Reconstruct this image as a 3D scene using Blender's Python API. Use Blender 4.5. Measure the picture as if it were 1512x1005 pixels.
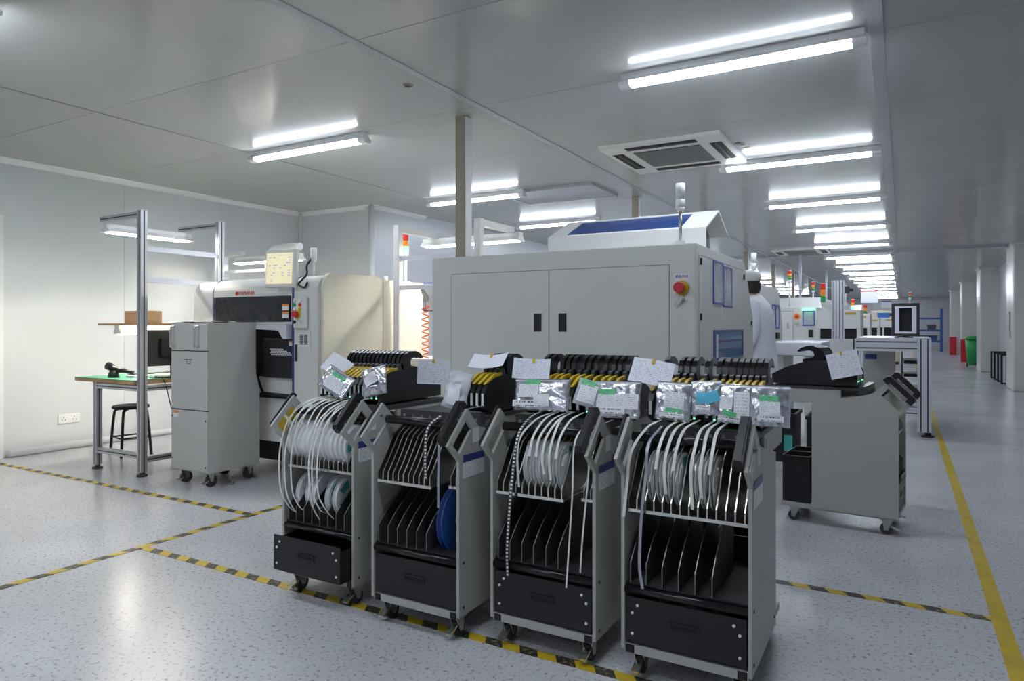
import bpy, bmesh, math, random
from mathutils import Vector, Matrix, noise
random.seed(7)
R = math.radians
PI = math.pi
for o in list(bpy.data.objects): bpy.data.objects.remove(o)
SC = bpy.context.scene
COL = SC.collection

# ------------------------------------------------------------------ camera, world, exposure
TH = math.atan2(577, 1008)          # camera yaw left of the hall axis (+Y)
CAMH = 1.2
cd = bpy.data.cameras.new('camera'); cam = bpy.data.objects.new('camera', cd); COL.objects.link(cam)
cam.location = (0, 0, CAMH); cam.rotation_euler = (PI/2, 0, TH)
cd.lens = 24; cd.sensor_width = 36; cd.sensor_fit = 'HORIZONTAL'; cd.shift_y = -21.5/1512
cd.clip_start = 0.02; cd.clip_end = 200
SC.camera = cam
w = bpy.data.worlds.new('world'); SC.world = w; w.use_nodes = True
w.node_tree.nodes['Background'].inputs[0].default_value = (.75, .82, 1, 1)
w.node_tree.nodes['Background'].inputs[1].default_value = .05
vs = SC.view_settings
vs.view_transform = 'Standard'; vs.look = 'None'; vs.gamma = 1; vs.use_curve_mapping = False
vs.exposure = 1.38
TUBE_POWER = 18.0
LAMP_POWER = 26.0

# ------------------------------------------------------------------ materials
MATS = {}
def mat(name, col, rough=.5, metal=0., var=0., scale=8., bump=0., bscale=60., emit=None, estr=0., spec=.5, coat=0.):
    if name in MATS: return MATS[name]
    m = bpy.data.materials.new(name); m.use_nodes = True
    nt = m.node_tree; b = nt.nodes['Principled BSDF']
    c = tuple(col) + (1,)
    b.inputs['Base Color'].default_value = c
    b.inputs['Roughness'].default_value = rough; b.inputs['Metallic'].default_value = metal
    b.inputs['Specular IOR Level'].default_value = spec
    b.inputs['Coat Weight'].default_value = coat
    tc = nt.nodes.new('ShaderNodeTexCoord')
    if var > 0:
        n = nt.nodes.new('ShaderNodeTexNoise'); n.inputs['Scale'].default_value = scale; n.inputs['Detail'].default_value = 4
        r = nt.nodes.new('ShaderNodeMapRange'); r.inputs['To Min'].default_value = 1-var; r.inputs['To Max'].default_value = 1+var
        r.inputs['From Min'].default_value = .3; r.inputs['From Max'].default_value = .7
        mx = nt.nodes.new('ShaderNodeVectorMath'); mx.operation = 'SCALE'; mx.inputs[0].default_value = tuple(col)
        nt.links.new(tc.outputs['Object'], n.inputs['Vector']); nt.links.new(n.outputs['Fac'], r.inputs['Value'])
        nt.links.new(r.outputs['Result'], mx.inputs['Scale']); nt.links.new(mx.outputs[0], b.inputs['Base Color'])
    if bump > 0:
        n = nt.nodes.new('ShaderNodeTexNoise'); n.inputs['Scale'].default_value = bscale
        bp = nt.nodes.new('ShaderNodeBump'); bp.inputs['Strength'].default_value = bump; bp.inputs['Distance'].default_value = .004
        nt.links.new(tc.outputs['Object'], n.inputs['Vector']); nt.links.new(n.outputs['Fac'], bp.inputs['Height'])
        nt.links.new(bp.outputs[0], b.inputs['Normal'])
    if emit:
        b.inputs['Emission Color'].default_value = tuple(emit)+(1,); b.inputs['Emission Strength'].default_value = estr
    MATS[name] = m
    return m

def see_through(name, col, alpha, rough=.15):
    m = mat(name, col, rough)
    nt = m.node_tree; b = nt.nodes['Principled BSDF']
    b.inputs['Alpha'].default_value = alpha
    return m

M = {}
M['ceil'] = mat('ceiling_paint', (.43, .44, .425), .17, 0, .03, 1.5, .02, 3, spec=.3)
M['wallp'] = mat('wall_panel_paint', (.62, .64, .67), .32, 0, .02, 1.5)
M['trimw'] = mat('trim_white', (.78, .79, .80), .35)
M['strip'] = mat('ceiling_strip_grey', (.42, .43, .47), .4)
M['seam'] = mat('seam_dark', (.28, .28, .28), .6)
M['paint'] = mat('machine_grey_paint', (.70, .71, .665), .38, 0, .015, 3)
M['paintw'] = mat('machine_white_paint', (.78, .78, .77), .33, 0, .015, 3)
M['warmlit'] = mat('mounter_warm_lit_paint', (.76, .725, .63), .35, 0, .015, 3)  # warm lamp light on the mounter's side painted into its colour
M['cartg'] = mat('cart_grey_paint', (.44, .44, .41), .42, 0, .03, 4)
M['black'] = mat('black_plastic', (.010, .010, .0115), .42, 0, .2, 20)
M['blackg'] = mat('black_gloss', (.008, .008, .010), .22)
M['blackm'] = mat('black_matte', (.013, .013, .014), .7)
M['dark'] = mat('dark_grey_metal', (.05, .05, .054), .45)
M['chrome'] = mat('chrome_steel', (.75, .74, .70), .22, 1)
M['steel'] = mat('brushed_steel', (.50, .49, .45), .35, 1, .1, 30)
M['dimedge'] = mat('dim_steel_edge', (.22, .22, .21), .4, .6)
M['alu'] = mat('anodised_aluminium', (.62, .63, .66), .38, .75, .03, 10)
M['aluw'] = mat('pale_aluminium', (.74, .75, .82), .38, .35)
M['wood'] = mat('shelf_wood', (.50, .30, .13), .5, 0, .25, 12)
M['card'] = mat('cardboard', (.42, .30, .19), .8, 0, .08, 8)
M['matgreen'] = mat('esd_mat_green', (.06, .28, .18), .5)
M['white'] = mat('white_plastic', (.82, .82, .82), .35)
M['red'] = mat('red_plastic', (.60, .02, .03), .35)
M['redlens'] = mat('red_lens', (.62, .02, .01), .25, emit=(1, .05, .02), estr=.06)
M['amberlens'] = mat('amber_lens', (.80, .22, .01), .25, emit=(1, .35, .02), estr=.08)
M['greenlens'] = mat('green_lens', (.01, .30, .07), .25, emit=(.05, 1, .3), estr=.02)
M['greenlit'] = mat('green_lit_lens', (.1, .9, .35), .25, emit=(.15, 1, .4), estr=1.5)
M['yellow'] = mat('yellow_plastic', (.62, .44, .02), .4)
M['navy'] = mat('navy_trim', (.03, .05, .22), .35)
M['blueframe'] = mat('blue_pocket_frame', (.04, .05, .42), .4)
M['bluereel'] = mat('blue_reel_plastic', (.02, .10, .42), .35)
M['blueshelf'] = mat('blue_shelf_paint', (.03, .10, .36), .45)
M['bluecrate'] = mat('blue_crate', (.03, .16, .5), .5)
M['teal'] = mat('teal_sticker', (.05, .40, .38), .5)
M['greenst'] = mat('green_sticker', (.14, .60, .27), .5)
M['cyanst'] = mat('cyan_sticker', (.10, .50, .70), .5)
M['greenbin'] = mat('green_bin_plastic', (.02, .34, .08), .45)
M['orange'] = mat('orange_hose', (.95, .25, .14), .4)
M['warn'] = mat('orange_warning', (.85, .24, .03), .5)
M['skin'] = mat('skin', (.58, .36, .27), .5)
M['hair'] = mat('dark_hair', (.02, .018, .016), .6)
M['coat'] = mat('white_coat_cloth', (.80, .82, .90), .75, 0, .02, 10, .15, 25)
M['cap'] = mat('cap_cloth', (.72, .74, .74), .8)
M['trous'] = mat('dark_trousers', (.05, .05, .07), .8)
M['taupe'] = mat('post_taupe', (.34, .30, .23), .5)
M['rubber'] = mat('caster_rubber', (.05, .05, .055), .6)
M['beige'] = mat('beige_enclosure', (.70, .62, .44), .45)
M['tape'] = mat('carrier_tape_white', (.80, .80, .76), .4)
M['tapeclear'] = mat('carrier_tape_grey', (.40, .42, .48), .25, .4)
M['reeltape'] = mat('wound_tape', (.84, .84, .81), .5)
M['reelw'] = mat('reel_white_plastic', (.86, .88, .93), .3)
M['reelc'] = see_through('reel_clear_thin_plastic', (.90, .91, .92), .90, .2)
M['pocket'] = see_through('document_pocket_film', (.70, .74, .85), .45, .06)
M['bluewin'] = see_through('blue_acrylic', (.006, .05, .25), .93, .06)
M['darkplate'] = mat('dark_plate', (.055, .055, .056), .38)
M['cabg'] = mat('cabinet_grey_paint', (.54, .54, .51), .4, 0, .015, 3)
M['bluepane'] = mat('light_blue_acrylic', (.05, .20, .48), .08)
M['colw'] = mat('column_offwhite', (.66, .66, .63), .3)
M['film'] = mat('black_window_film', (.020, .022, .026), .16, 0, .2, 6, .9, 18)
M['silver'] = mat('antistatic_bag_silver', (.66, .68, .73), .20, .9, .25, 30, .35, 45)
M['clearbag'] = see_through('clear_bag_film', (.75, .78, .84), .55, .12)
M['glow'] = mat('tube_diffuser', (.9, .9, .9), .4, emit=(.82, .89, 1), estr=TUBE_POWER)
M['glowwarm'] = mat('work_lamp_tube', (.9, .9, .9), .4, emit=(1, .95, .80), estr=LAMP_POWER)
M['acw'] = mat('air_conditioner_white', (.74, .74, .72), .4)
M['blob'] = mat('mould_stain', (.30, .28, .24), .7)

def floor_material():
    m = bpy.data.materials.new('floor_speckled_vinyl'); m.use_nodes = True
    nt = m.node_tree; b = nt.nodes['Principled BSDF']; L = nt.links.new
    tc = nt.nodes.new('ShaderNodeTexCoord')
    n1 = nt.nodes.new('ShaderNodeTexNoise'); n1.inputs['Scale'].default_value = 62; n1.inputs['Detail'].default_value = 5; n1.inputs['Roughness'].default_value = .6
    r1 = nt.nodes.new('ShaderNodeValToRGB'); r1.color_ramp.elements[0].position = .33; r1.color_ramp.elements[0].color = (.25, .25, .25, 1)
    r1.color_ramp.elements[1].position = .45; r1.color_ramp.elements[1].color = (.60, .605, .63, 1)
    n2 = nt.nodes.new('ShaderNodeTexNoise'); n2.inputs['Scale'].default_value = 1.1; n2.inputs['Detail'].default_value = 5
    r2 = nt.nodes.new('ShaderNodeMapRange'); r2.inputs['From Min'].default_value = .3; r2.inputs['From Max'].default_value = .7; r2.inputs['To Min'].default_value = .86; r2.inputs['To Max'].default_value = 1.1
    mx = nt.nodes.new('ShaderNodeVectorMath'); mx.operation = 'SCALE'
    L(tc.outputs['Object'], n1.inputs['Vector']); L(tc.outputs['Object'], n2.inputs['Vector'])
    L(n1.outputs['Fac'], r1.inputs['Fac']); L(n2.outputs['Fac'], r2.inputs['Value'])
    L(r1.outputs['Color'], mx.inputs[0]); L(r2.outputs['Result'], mx.inputs['Scale'])
    L(mx.outputs[0], b.inputs['Base Color'])
    rr = nt.nodes.new('ShaderNodeMapRange'); rr.inputs['To Min'].default_value = .22; rr.inputs['To Max'].default_value = .28
    L(n2.outputs['Fac'], rr.inputs['Value']); L(rr.outputs['Result'], b.inputs['Roughness'])
    return m
M['floor'] = floor_material()

def hazard_material(name, pitch, slant):
    m = bpy.data.materials.new(name); m.use_nodes = True
    nt = m.node_tree; b = nt.nodes['Principled BSDF']; L = nt.links.new
    tc = nt.nodes.new('ShaderNodeTexCoord'); sx = nt.nodes.new('ShaderNodeSeparateXYZ'); L(tc.outputs['Object'], sx.inputs[0])
    a = nt.nodes.new('ShaderNodeMath'); a.operation = 'MULTIPLY_ADD'; a.inputs[1].default_value = slant
    L(sx.outputs['Y'], a.inputs[0]); L(sx.outputs['X'], a.inputs[2])
    d = nt.nodes.new('ShaderNodeMath'); d.operation = 'DIVIDE'; d.inputs[1].default_value = pitch; L(a.outputs[0], d.inputs[0])
    f = nt.nodes.new('ShaderNodeMath'); f.operation = 'FRACT'; L(d.outputs[0], f.inputs[0])
    g = nt.nodes.new('ShaderNodeMath'); g.operation = 'GREATER_THAN'; g.inputs[1].default_value = .5; L(f.outputs[0], g.inputs[0])
    n = nt.nodes.new('ShaderNodeTexNoise'); n.inputs['Scale'].default_value = 60; L(tc.outputs['Object'], n.inputs['Vector'])
    rp = nt.nodes.new('ShaderNodeValToRGB'); rp.color_ramp.elements[0].position = .5; rp.color_ramp.elements[0].color = (.035, .033, .025, 1)
    rp.color_ramp.elements[1].position = .72; rp.color_ramp.elements[1].color = (.30, .26, .10, 1); L(n.outputs['Fac'], rp.inputs['Fac'])
    mx = nt.nodes.new('ShaderNodeMix'); mx.data_type = 'RGBA'
    mx.inputs['A'].default_value = (.62, .44, .02, 1); L(rp.outputs['Color'], mx.inputs['B'])
    L(g.outputs[0], mx.inputs['Factor']); L(mx.outputs['Result'], b.inputs['Base Color'])
    b.inputs['Roughness'].default_value = .45
    return m
M['hazard'] = hazard_material('hazard_tape', .15, .6)
M['yellowtape'] = mat('yellow_floor_tape', (.58, .42, .02), .45, 0, .15, 9)

def print_material(name, paper, ink, rows, cols, thr=.52):
    """paper printed with rows of illegible text; flat print driven by UV"""
    m = bpy.data.materials.new(name); m.use_nodes = True
    nt = m.node_tree; b = nt.nodes['Principled BSDF']; L = nt.links.new
    tc = nt.nodes.new('ShaderNodeTexCoord'); sx = nt.nodes.new('ShaderNodeSeparateXYZ'); L(tc.outputs['UV'], sx.inputs[0])
    def math_(op, a, bval):
        n = nt.nodes.new('ShaderNodeMath'); n.operation = op
        L(a, n.inputs[0])
        if isinstance(bval, (int, float)): n.inputs[1].default_value = bval
        else: L(bval, n.inputs[1])
        return n.outputs[0]
    v = math_('MULTIPLY', sx.outputs['Y'], rows); fr = math_('FRACT', v, 0); line = math_('LESS_THAN', fr, .34)
    row = math_('FLOOR', v, 0)
    u = math_('FLOOR', math_('MULTIPLY', sx.outputs['X'], cols), 0)
    cb = nt.nodes.new('ShaderNodeCombineXYZ'); L(u, cb.inputs[0]); L(row, cb.inputs[1])
    wn = nt.nodes.new('ShaderNodeTexWhiteNoise'); wn.noise_dimensions = '3D'; L(cb.outputs[0], wn.inputs['Vector'])
    on = math_('GREATER_THAN', wn.outputs['Value'], thr)
    k = math_('MULTIPLY', line, on)
    # margins
    for s in ('X', 'Y'):
        k = math_('MULTIPLY', k, math_('GREATER_THAN', sx.outputs[s], .07)); k = math_('MULTIPLY', k, math_('LESS_THAN', sx.outputs[s], .93))
    mx = nt.nodes.new('ShaderNodeMix'); mx.data_type = 'RGBA'
    mx.inputs['A'].default_value = tuple(paper)+(1,); mx.inputs['B'].default_value = tuple(ink)+(1,)
    L(k, mx.inputs['Factor']); L(mx.outputs['Result'], b.inputs['Base Color']); b.inputs['Roughness'].default_value = .6
    return m
M['paper'] = print_material('printed_form_paper', (.82, .84, .92), (.48, .50, .58), 13, 46, .58)
M['paperplain'] = mat('blank_paper', (.82, .84, .90), .6)
M['label'] = print_material('white_label_print', (.82, .84, .86), (.42, .44, .48), 8, 34, .6)
M['barcode'] = print_material('barcode_print', (.82, .83, .85), (.08, .08, .09), 1.6, 40, .45)
M['greenlabel'] = print_material('green_label_print', (.14, .58, .27), (.03, .2, .08), 3, 16, .6)
M['screen'] = print_material('lit_screen', (.9, .8, .5), (.3, .4, .7), 12, 12, .8)
_b = M['screen'].node_tree.nodes['Principled BSDF']
_b.inputs['Emission Strength'].default_value = .2
_mx = [n for n in M['screen'].node_tree.nodes if n.type == 'MIX'][0]
M['screen'].node_tree.links.new(_mx.outputs['Result'], _b.inputs['Emission Color'])

def perforated_material():
    m = bpy.data.materials.new('perforated_black_panel'); m.use_nodes = True
    nt = m.node_tree; b = nt.nodes['Principled BSDF']; L = nt.links.new
    tc = nt.nodes.new('ShaderNodeTexCoord')
    mp = nt.nodes.new('ShaderNodeMapping'); mp.inputs['Rotation'].default_value = (PI/2, 0, 0); L(tc.outputs['Object'], mp.inputs[0])
    br = nt.nodes.new('ShaderNodeTexBrick'); br.inputs['Scale'].default_value = 22; br.inputs['Mortar Size'].default_value = .018
    br.inputs['Brick Width'].default_value = .5; br.inputs['Row Height'].default_value = .34
    br.inputs['Color1'].default_value = (.012, .013, .015, 1); br.inputs['Color2'].default_value = (.012, .013, .015, 1); br.inputs['Mortar'].default_value = (.055, .06, .068, 1)
    L(mp.outputs[0], br.inputs['Vector']); L(br.outputs['Color'], b.inputs['Base Color']); b.inputs['Roughness'].default_value = .4
    return m
M['perf'] = perforated_material()
def grille_material():
    m = bpy.data.materials.new('air_grille'); m.use_nodes = True
    nt = m.node_tree; b = nt.nodes['Principled BSDF']; L = nt.links.new
    tc = nt.nodes.new('ShaderNodeTexCoord'); w_ = nt.nodes.new('ShaderNodeTexWave'); w_.inputs['Scale'].default_value = 22; w_.bands_direction = 'Y'
    L(tc.outputs['Object'], w_.inputs['Vector'])
    rp = nt.nodes.new('ShaderNodeValToRGB'); rp.color_ramp.elements[0].color = (.035, .035, .035, 1); rp.color_ramp.elements[1].color = (.20, .20, .19, 1)
    L(w_.outputs['Fac'], rp.inputs['Fac']); L(rp.outputs['Color'], b.inputs['Base Color'])
    return m
M['grille'] = grille_material()

# ------------------------------------------------------------------ mesh helpers
def B(): return bmesh.new()
def box(bm, x0, x1, y0, y1, z0, z1, mtx=None):
    vs_ = [bm.verts.new((x, y, z)) for z in (z0, z1) for (x, y) in ((x0, y0), (x1, y0), (x1, y1), (x0, y1))]
    if mtx:
        for v in vs_: v.co = mtx @ v.co
    for f in ((3, 2, 1, 0), (4, 5, 6, 7), (0, 1, 5, 4), (1, 2, 6, 5), (2, 3, 7, 6), (3, 0, 4, 7)):
        bm.faces.new([vs_[i] for i in f])
    return bm
def boxb(bm, x0, x1, y0, y1, z0, z1, r=.006, seg=2):
    t = bmesh.new(); box(t, x0, x1, y0, y1, z0, z1)
    bmesh.ops.bevel(t, geom=t.edges[:], offset=r, segments=seg, profile=.5, affect='EDGES')
    merge(bm, t); return bm
def merge(bm, t, mtx=None):
    mp = {}
    for v in t.verts: mp[v] = bm.verts.new(mtx @ v.co if mtx else v.co)
    for f in t.faces:
        try: bm.faces.new([mp[v] for v in f.verts])
        except ValueError: pass
    t.free()
def prism(bm, poly, axis, a, b):
    """poly: 2-D points; axis 'x' -> (y,z), 'y' -> (x,z), 'z' -> (x,y)"""
    def P(p, t):
        return {'x': (t, p[0], p[1]), 'y': (p[0], t, p[1]), 'z': (p[0], p[1], t)}[axis]
    va = [bm.verts.new(P(p, a)) for p in poly]; vb = [bm.verts.new(P(p, b)) for p in poly]
    n = len(poly)
    bm.faces.new(va[::-1]); bm.faces.new(vb)
    for i in range(n): bm.faces.new((va[i], va[(i+1) % n], vb[(i+1) % n], vb[i]))
    bmesh.ops.recalc_face_normals(bm, faces=bm.faces[:])
    return bm
def frame_prism(bm, outer, inner, axis, a, b):
    """plate with one hole: outer/inner loops with the same number of points"""
    def P(p, t):
        return {'x': (t, p[0], p[1]), 'y': (p[0], t, p[1]), 'z': (p[0], p[1], t)}[axis]
    n = len(outer)
    o = [[bm.verts.new(P(p, t)) for p in outer] for t in (a, b)]; i_ = [[bm.verts.new(P(p, t)) for p in inner] for t in (a, b)]
    for k in range(n):
        j = (k+1) % n
        bm.faces.new((o[0][k], o[0][j], i_[0][j], i_[0][k])); bm.faces.new((o[1][k], i_[1][k], i_[1][j], o[1][j]))
        bm.faces.new((o[0][k], o[1][k], o[1][j], o[0][j])); bm.faces.new((i_[0][k], i_[0][j], i_[1][j], i_[1][k]))
    bmesh.ops.recalc_face_normals(bm, faces=bm.faces[:])
    return bm
def cyl(bm, p0, p1, r0, r1=None, seg=16, caps=True):
    p0 = Vector(p0); p1 = Vector(p1); r1 = r0 if r1 is None else r1
    d = (p1-p0).normalized(); u = d.orthogonal().normalized(); v = d.cross(u)
    a = []; b = []
    for i in range(seg):
        t = 2*PI*i/seg; q = u*math.cos(t)+v*math.sin(t)
        a.append(bm.verts.new(p0+q*r0)); b.append(bm.verts.new(p1+q*r1))
    for i in range(seg):
        f = bm.faces.new((a[i], a[(i+1) % seg], b[(i+1) % seg], b[i])); f.smooth = True
    if caps: bm.faces.new(a[::-1]); bm.faces.new(b)
    return bm
def tube(bm, pts, r, seg=8, closed=False):
    pts = [Vector(p) for p in pts]; n = len(pts); rings = []
    up = None
    for i, p in enumerate(pts):
        d = (pts[min(i+1, n-1)]-pts[max(i-1, 0)]).normalized()
        if up is None: up = d.orthogonal().normalized()
        up = (up-d*up.dot(d)).normalized(); v = d.cross(up)
        rings.append([bm.verts.new(p+(up*math.cos(2*PI*k/seg)+v*math.sin(2*PI*k/seg))*(r[i] if isinstance(r, (list, tuple)) else r)) for k in range(seg)])
    for i in range(n-1):
        for k in range(seg):
            f = bm.faces.new((rings[i][k], rings[i][(k+1) % seg], rings[i+1][(k+1) % seg], rings[i+1][k])); f.smooth = True
    bm.faces.new(rings[0][::-1]); bm.faces.new(rings[-1])
    return bm
def loft(bm, rings, seg=20):
    """rings: (cx,cy,cz,rx,ry); horizontal ellipses"""
    vs_ = [[bm.verts.new((c[0]+c[3]*math.cos(2*PI*k/seg), c[1]+c[4]*math.sin(2*PI*k/seg), c[2])) for k in range(seg)] for c in rings]
    for i in range(len(rings)-1):
        for k in range(seg):
            f = bm.faces.new((vs_[i][k], vs_[i][(k+1) % seg], vs_[i+1][(k+1) % seg], vs_[i+1][k])); f.smooth = True
    bm.faces.new(vs_[0][::-1]); bm.faces.new(vs_[-1])
    return bm
def spline(ctrl, n=8):
    """Catmull-Rom through ctrl"""
    P = [Vector(p) for p in ctrl]; P = [P[0]*2-P[1]]+P+[P[-1]*2-P[-2]]; out = []
    for i in range(1, len(P)-2):
        for k in range(n):
            t = k/n; a, b, c, d = P[i-1:i+3]
            out.append(.5*((2*b)+(c-a)*t+(2*a-5*b+4*c-d)*t*t+(3*b-a-3*c+d)*t**3))
    out.append(P[-2]); return out
def ribbon(bm, pts, width, thick=.0012, wdir=Vector((1, 0, 0))):
    """flat strip with thickness, width along wdir"""
    pts = [Vector(p) for p in pts]; n = len(pts); rows = []
    for i, p in enumerate(pts):
        d = (pts[min(i+1, n-1)]-pts[max(i-1, 0)]).normalized(); nn = d.cross(wdir).normalized()
        a = wdir*width/2; h = nn*thick/2
        rows.append([bm.verts.new(q) for q in (p-a-h, p+a-h, p+a+h, p-a+h)])
    for i in range(n-1):
        for k in range(4): bm.faces.new((rows[i][k], rows[i][(k+1) % 4], rows[i+1][(k+1) % 4], rows[i+1][k]))
    bm.faces.new(rows[0][::-1]); bm.faces.new(rows[-1])
    return bm
def ring_disc(bm, r0, r1, x0, x1, seg=40, a0=0, a1=2*PI):
    """annulus around the local X axis between x0 and x1"""
    n = max(3, int(seg*(a1-a0)/(2*PI))); full = abs(a1-a0-2*PI) < 1e-6
    L_ = []
    for i in range(n if full else n+1):
        t = a0+(a1-a0)*i/n; c, s = math.cos(t), math.sin(t)
        L_.append([bm.verts.new((x, r*c, r*s)) for (x, r) in ((x0, r0), (x0, r1), (x1, r1), (x1, r0))])
    m = len(L_)
    for i in range(m if full else m-1):
        a, b = L_[i], L_[(i+1) % m]
        for k in range(4): bm.faces.new((a[k], a[(k+1) % 4], b[(k+1) % 4], b[k]))
    if not full: bm.faces.new(L_[0]); bm.faces.new(L_[-1][::-1])
    return bm
def sphere(bm, c, r, sx=1, sy=1, sz=1, u=16, v=10):
    t = bmesh.new(); bmesh.ops.create_uvsphere(t, u_segments=u, v_segments=v, radius=r)
    for f in t.faces: f.smooth = True
    mp = {}
    for q in t.verts: mp[q] = bm.verts.new((c[0]+q.co.x*sx, c[1]+q.co.y*sy, c[2]+q.co.z*sz))
    for f in t.faces: bm.faces.new([mp[q] for q in f.verts]).smooth = True
    t.free(); return bm

def obj(name, bm, m, parent=None, loc=(0, 0, 0), rot=(0, 0, 0), label=None):
    if isinstance(bm, bmesh.types.BMesh):
        me = bpy.data.meshes.new(name); bmesh.ops.recalc_face_normals(bm, faces=bm.faces[:]); bm.to_mesh(me); bm.free()
    else: me = bm
    if m is not None and not me.materials: me.materials.append(M[m] if isinstance(m, str) else m)
    o = bpy.data.objects.new(name, me); COL.objects.link(o)
    o.location = loc; o.rotation_euler = rot
    if parent: o.parent = parent
    if label: o['label'] = label
    return o
def tag(o, label, cat, group=None):
    o['label'] = label; o['category'] = cat
    if group: o['group'] = group
    return o
def thing(name, label, cat, loc=(0, 0, 0), rotz=0, group=None):
    o = bpy.data.objects.new(name, None); COL.objects.link(o); o.empty_display_size = .1
    o.location = loc; o.rotation_euler = (0, 0, rotz)
    return tag(o, label, cat, group)
def struct(name, bm, m, parent=None, loc=(0, 0, 0)):
    o = obj(name, bm, m, parent, loc)
    if not parent: o['kind'] = 'structure'
    return o
def dup(root, loc, rotz, label=None, group=None):
    def cp(o, parent):
        c = o.copy(); COL.objects.link(c); c.parent = parent
        for ch in list(o.children): cp(ch, c)
        return c
    r = cp(root, None); r.location = loc; r.rotation_euler = (0, 0, rotz)
    if label: r['label'] = label
    if group: r['group'] = group
    return r
def mesh_of(bm, name, m=None):
    me = bpy.data.meshes.new(name); bmesh.ops.recalc_face_normals(bm, faces=bm.faces[:]); bm.to_mesh(me); bm.free()
    if m: me.materials.append(M[m])
    return me
def text(name, body, size, m, parent, loc, rot=(PI/2, 0, 0), ext=.0008, align='CENTER', sx=1.0):
    cu = bpy.data.curves.new(name, 'FONT'); cu.body = body; cu.size = size; cu.extrude = ext; cu.align_x = align; cu.align_y = 'CENTER'
    t = bpy.data.objects.new(name+'_src', cu); COL.objects.link(t)
    bpy.context.view_layer.update()
    me = bpy.data.meshes.new_from_object(t.evaluated_get(bpy.context.evaluated_depsgraph_get()))
    bpy.data.objects.remove(t); me.name = name; me.materials.clear(); me.materials.append(M[m])
    o = bpy.data.objects.new(name, me); COL.objects.link(o); o.parent = parent; o.location = loc; o.rotation_euler = rot; o.scale = (sx, 1, 1)
    return o
def uvgrid(w, h, nx, ny, fn, name, m):
    """sheet in local XZ, hanging down from z=0; fn(x,z)->y"""
    me = bpy.data.meshes.new(name); V = []; Fc = []; UV = []
    for j in range(ny+1):
        for i in range(nx+1):
            x = -w/2+w*i/nx; z = -h*j/ny; p = fn(x, z)
            V.append((x, p, z) if not isinstance(p, tuple) else p)
    for j in range(ny):
        for i in range(nx):
            a = j*(nx+1)+i; Fc.append((a, a+nx+1, a+nx+2, a+1))
            UV += [(i/nx, 1-j/ny), (i/nx, 1-(j+1)/ny), ((i+1)/nx, 1-(j+1)/ny), ((i+1)/nx, 1-j/ny)]
    me.from_pydata(V, [], Fc); uv = me.uv_layers.new(name='UVMap')
    for k, c in enumerate(UV): uv.data[k].uv = c
    for p in me.polygons: p.use_smooth = True
    me.materials.append(M[m]); return me
def quad_label(name, w, h, m, parent, loc, rot=(0, 0, 0), t=.0012):
    """small flat label (thin plate with UV) in local XZ, centred"""
    me = uvgrid(w, h, 1, 1, lambda x, z: 0., name, m)
    for v in me.vertices: v.co.z += h/2
    o = obj(name, me, None, parent, loc, rot); return o

# ------------------------------------------------------------------ the room
CZ = 2.73
XL, XR, YB, YF = -7.1, 2.15, -4.0, 43.0
bm = B(); box(bm, XL-.1, XR+.1, YB-.1, YF+.1, -.1, 0); struct('floor', bm, 'floor')
bm = B(); box(bm, XL-.1, XR+.1, YB-.1, YF+.1, CZ+.012, CZ+.15); CEIL = struct('ceiling', bm, 'seam')
colx = [-9.9, -7.46, -5.01, -2.56, -.12, 2.32]
colx = [XL, -5.01, -2.56, -.12, XR]
rows = []
y = 2.76-1.255*5-.6
ys = [YB]
k = 2.76-1.255*5
while k < YF-.3: ys.append(k); k += 1.255
ys.append(YF)
pm = {}
for i in range(len(colx)-1):
    for j in range(len(ys)-1):
        x0, x1, y0, y1 = colx[i]+.003, colx[i+1]-.003, ys[j]+.002, ys[j+1]-.002
        key = (i, round(y1-y0, 3))
        if key not in pm:
            b_ = B(); box(b_, 0, x1-x0, 0, y1-y0, 0, .02); pm[key] = mesh_of(b_, 'ceiling_panel', 'ceil')
        obj('ceiling_panel', pm[key], None, CEIL, (x0, y0, CZ))
def trimbox(name, m, *a):
    b_ = B(); box(b_, *a); return struct(name, b_, m)
trimbox('trim_1', 'strip', -.155, -.085, YB, YF, CZ-.012, CZ+.001)
trimbox('trim_2', 'strip', -2.585, -2.535, YB, YF, CZ-.006, CZ+.001)
trimbox('trim_3', 'seam', -5.018, -5.002, YB, 6.6, CZ-.004, CZ+.001)
trimbox('trim_4', 'strip', -5.85, XR, 15.75, 15.83, CZ-.045, CZ+.001)

# left wall of tall panels
bm = B(); box(bm, XL-.1, XL-.012, YB, 6.62, 0, CZ); WL = struct('wall_left', bm, 'seam')
y = YB; pmesh = None
edges = [YB, -2.6, -1.45, -.3, .85, 2.0, 3.06, 4.2, 5.35, 6.6]
for a, b_ in zip(edges[:-1], edges[1:]):
    q = B(); box(q, 0, .012, .001, b_-a-.001, 0, CZ); obj('wall_panel', q, 'wallp', WL, (XL-.012, a, 0))
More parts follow.
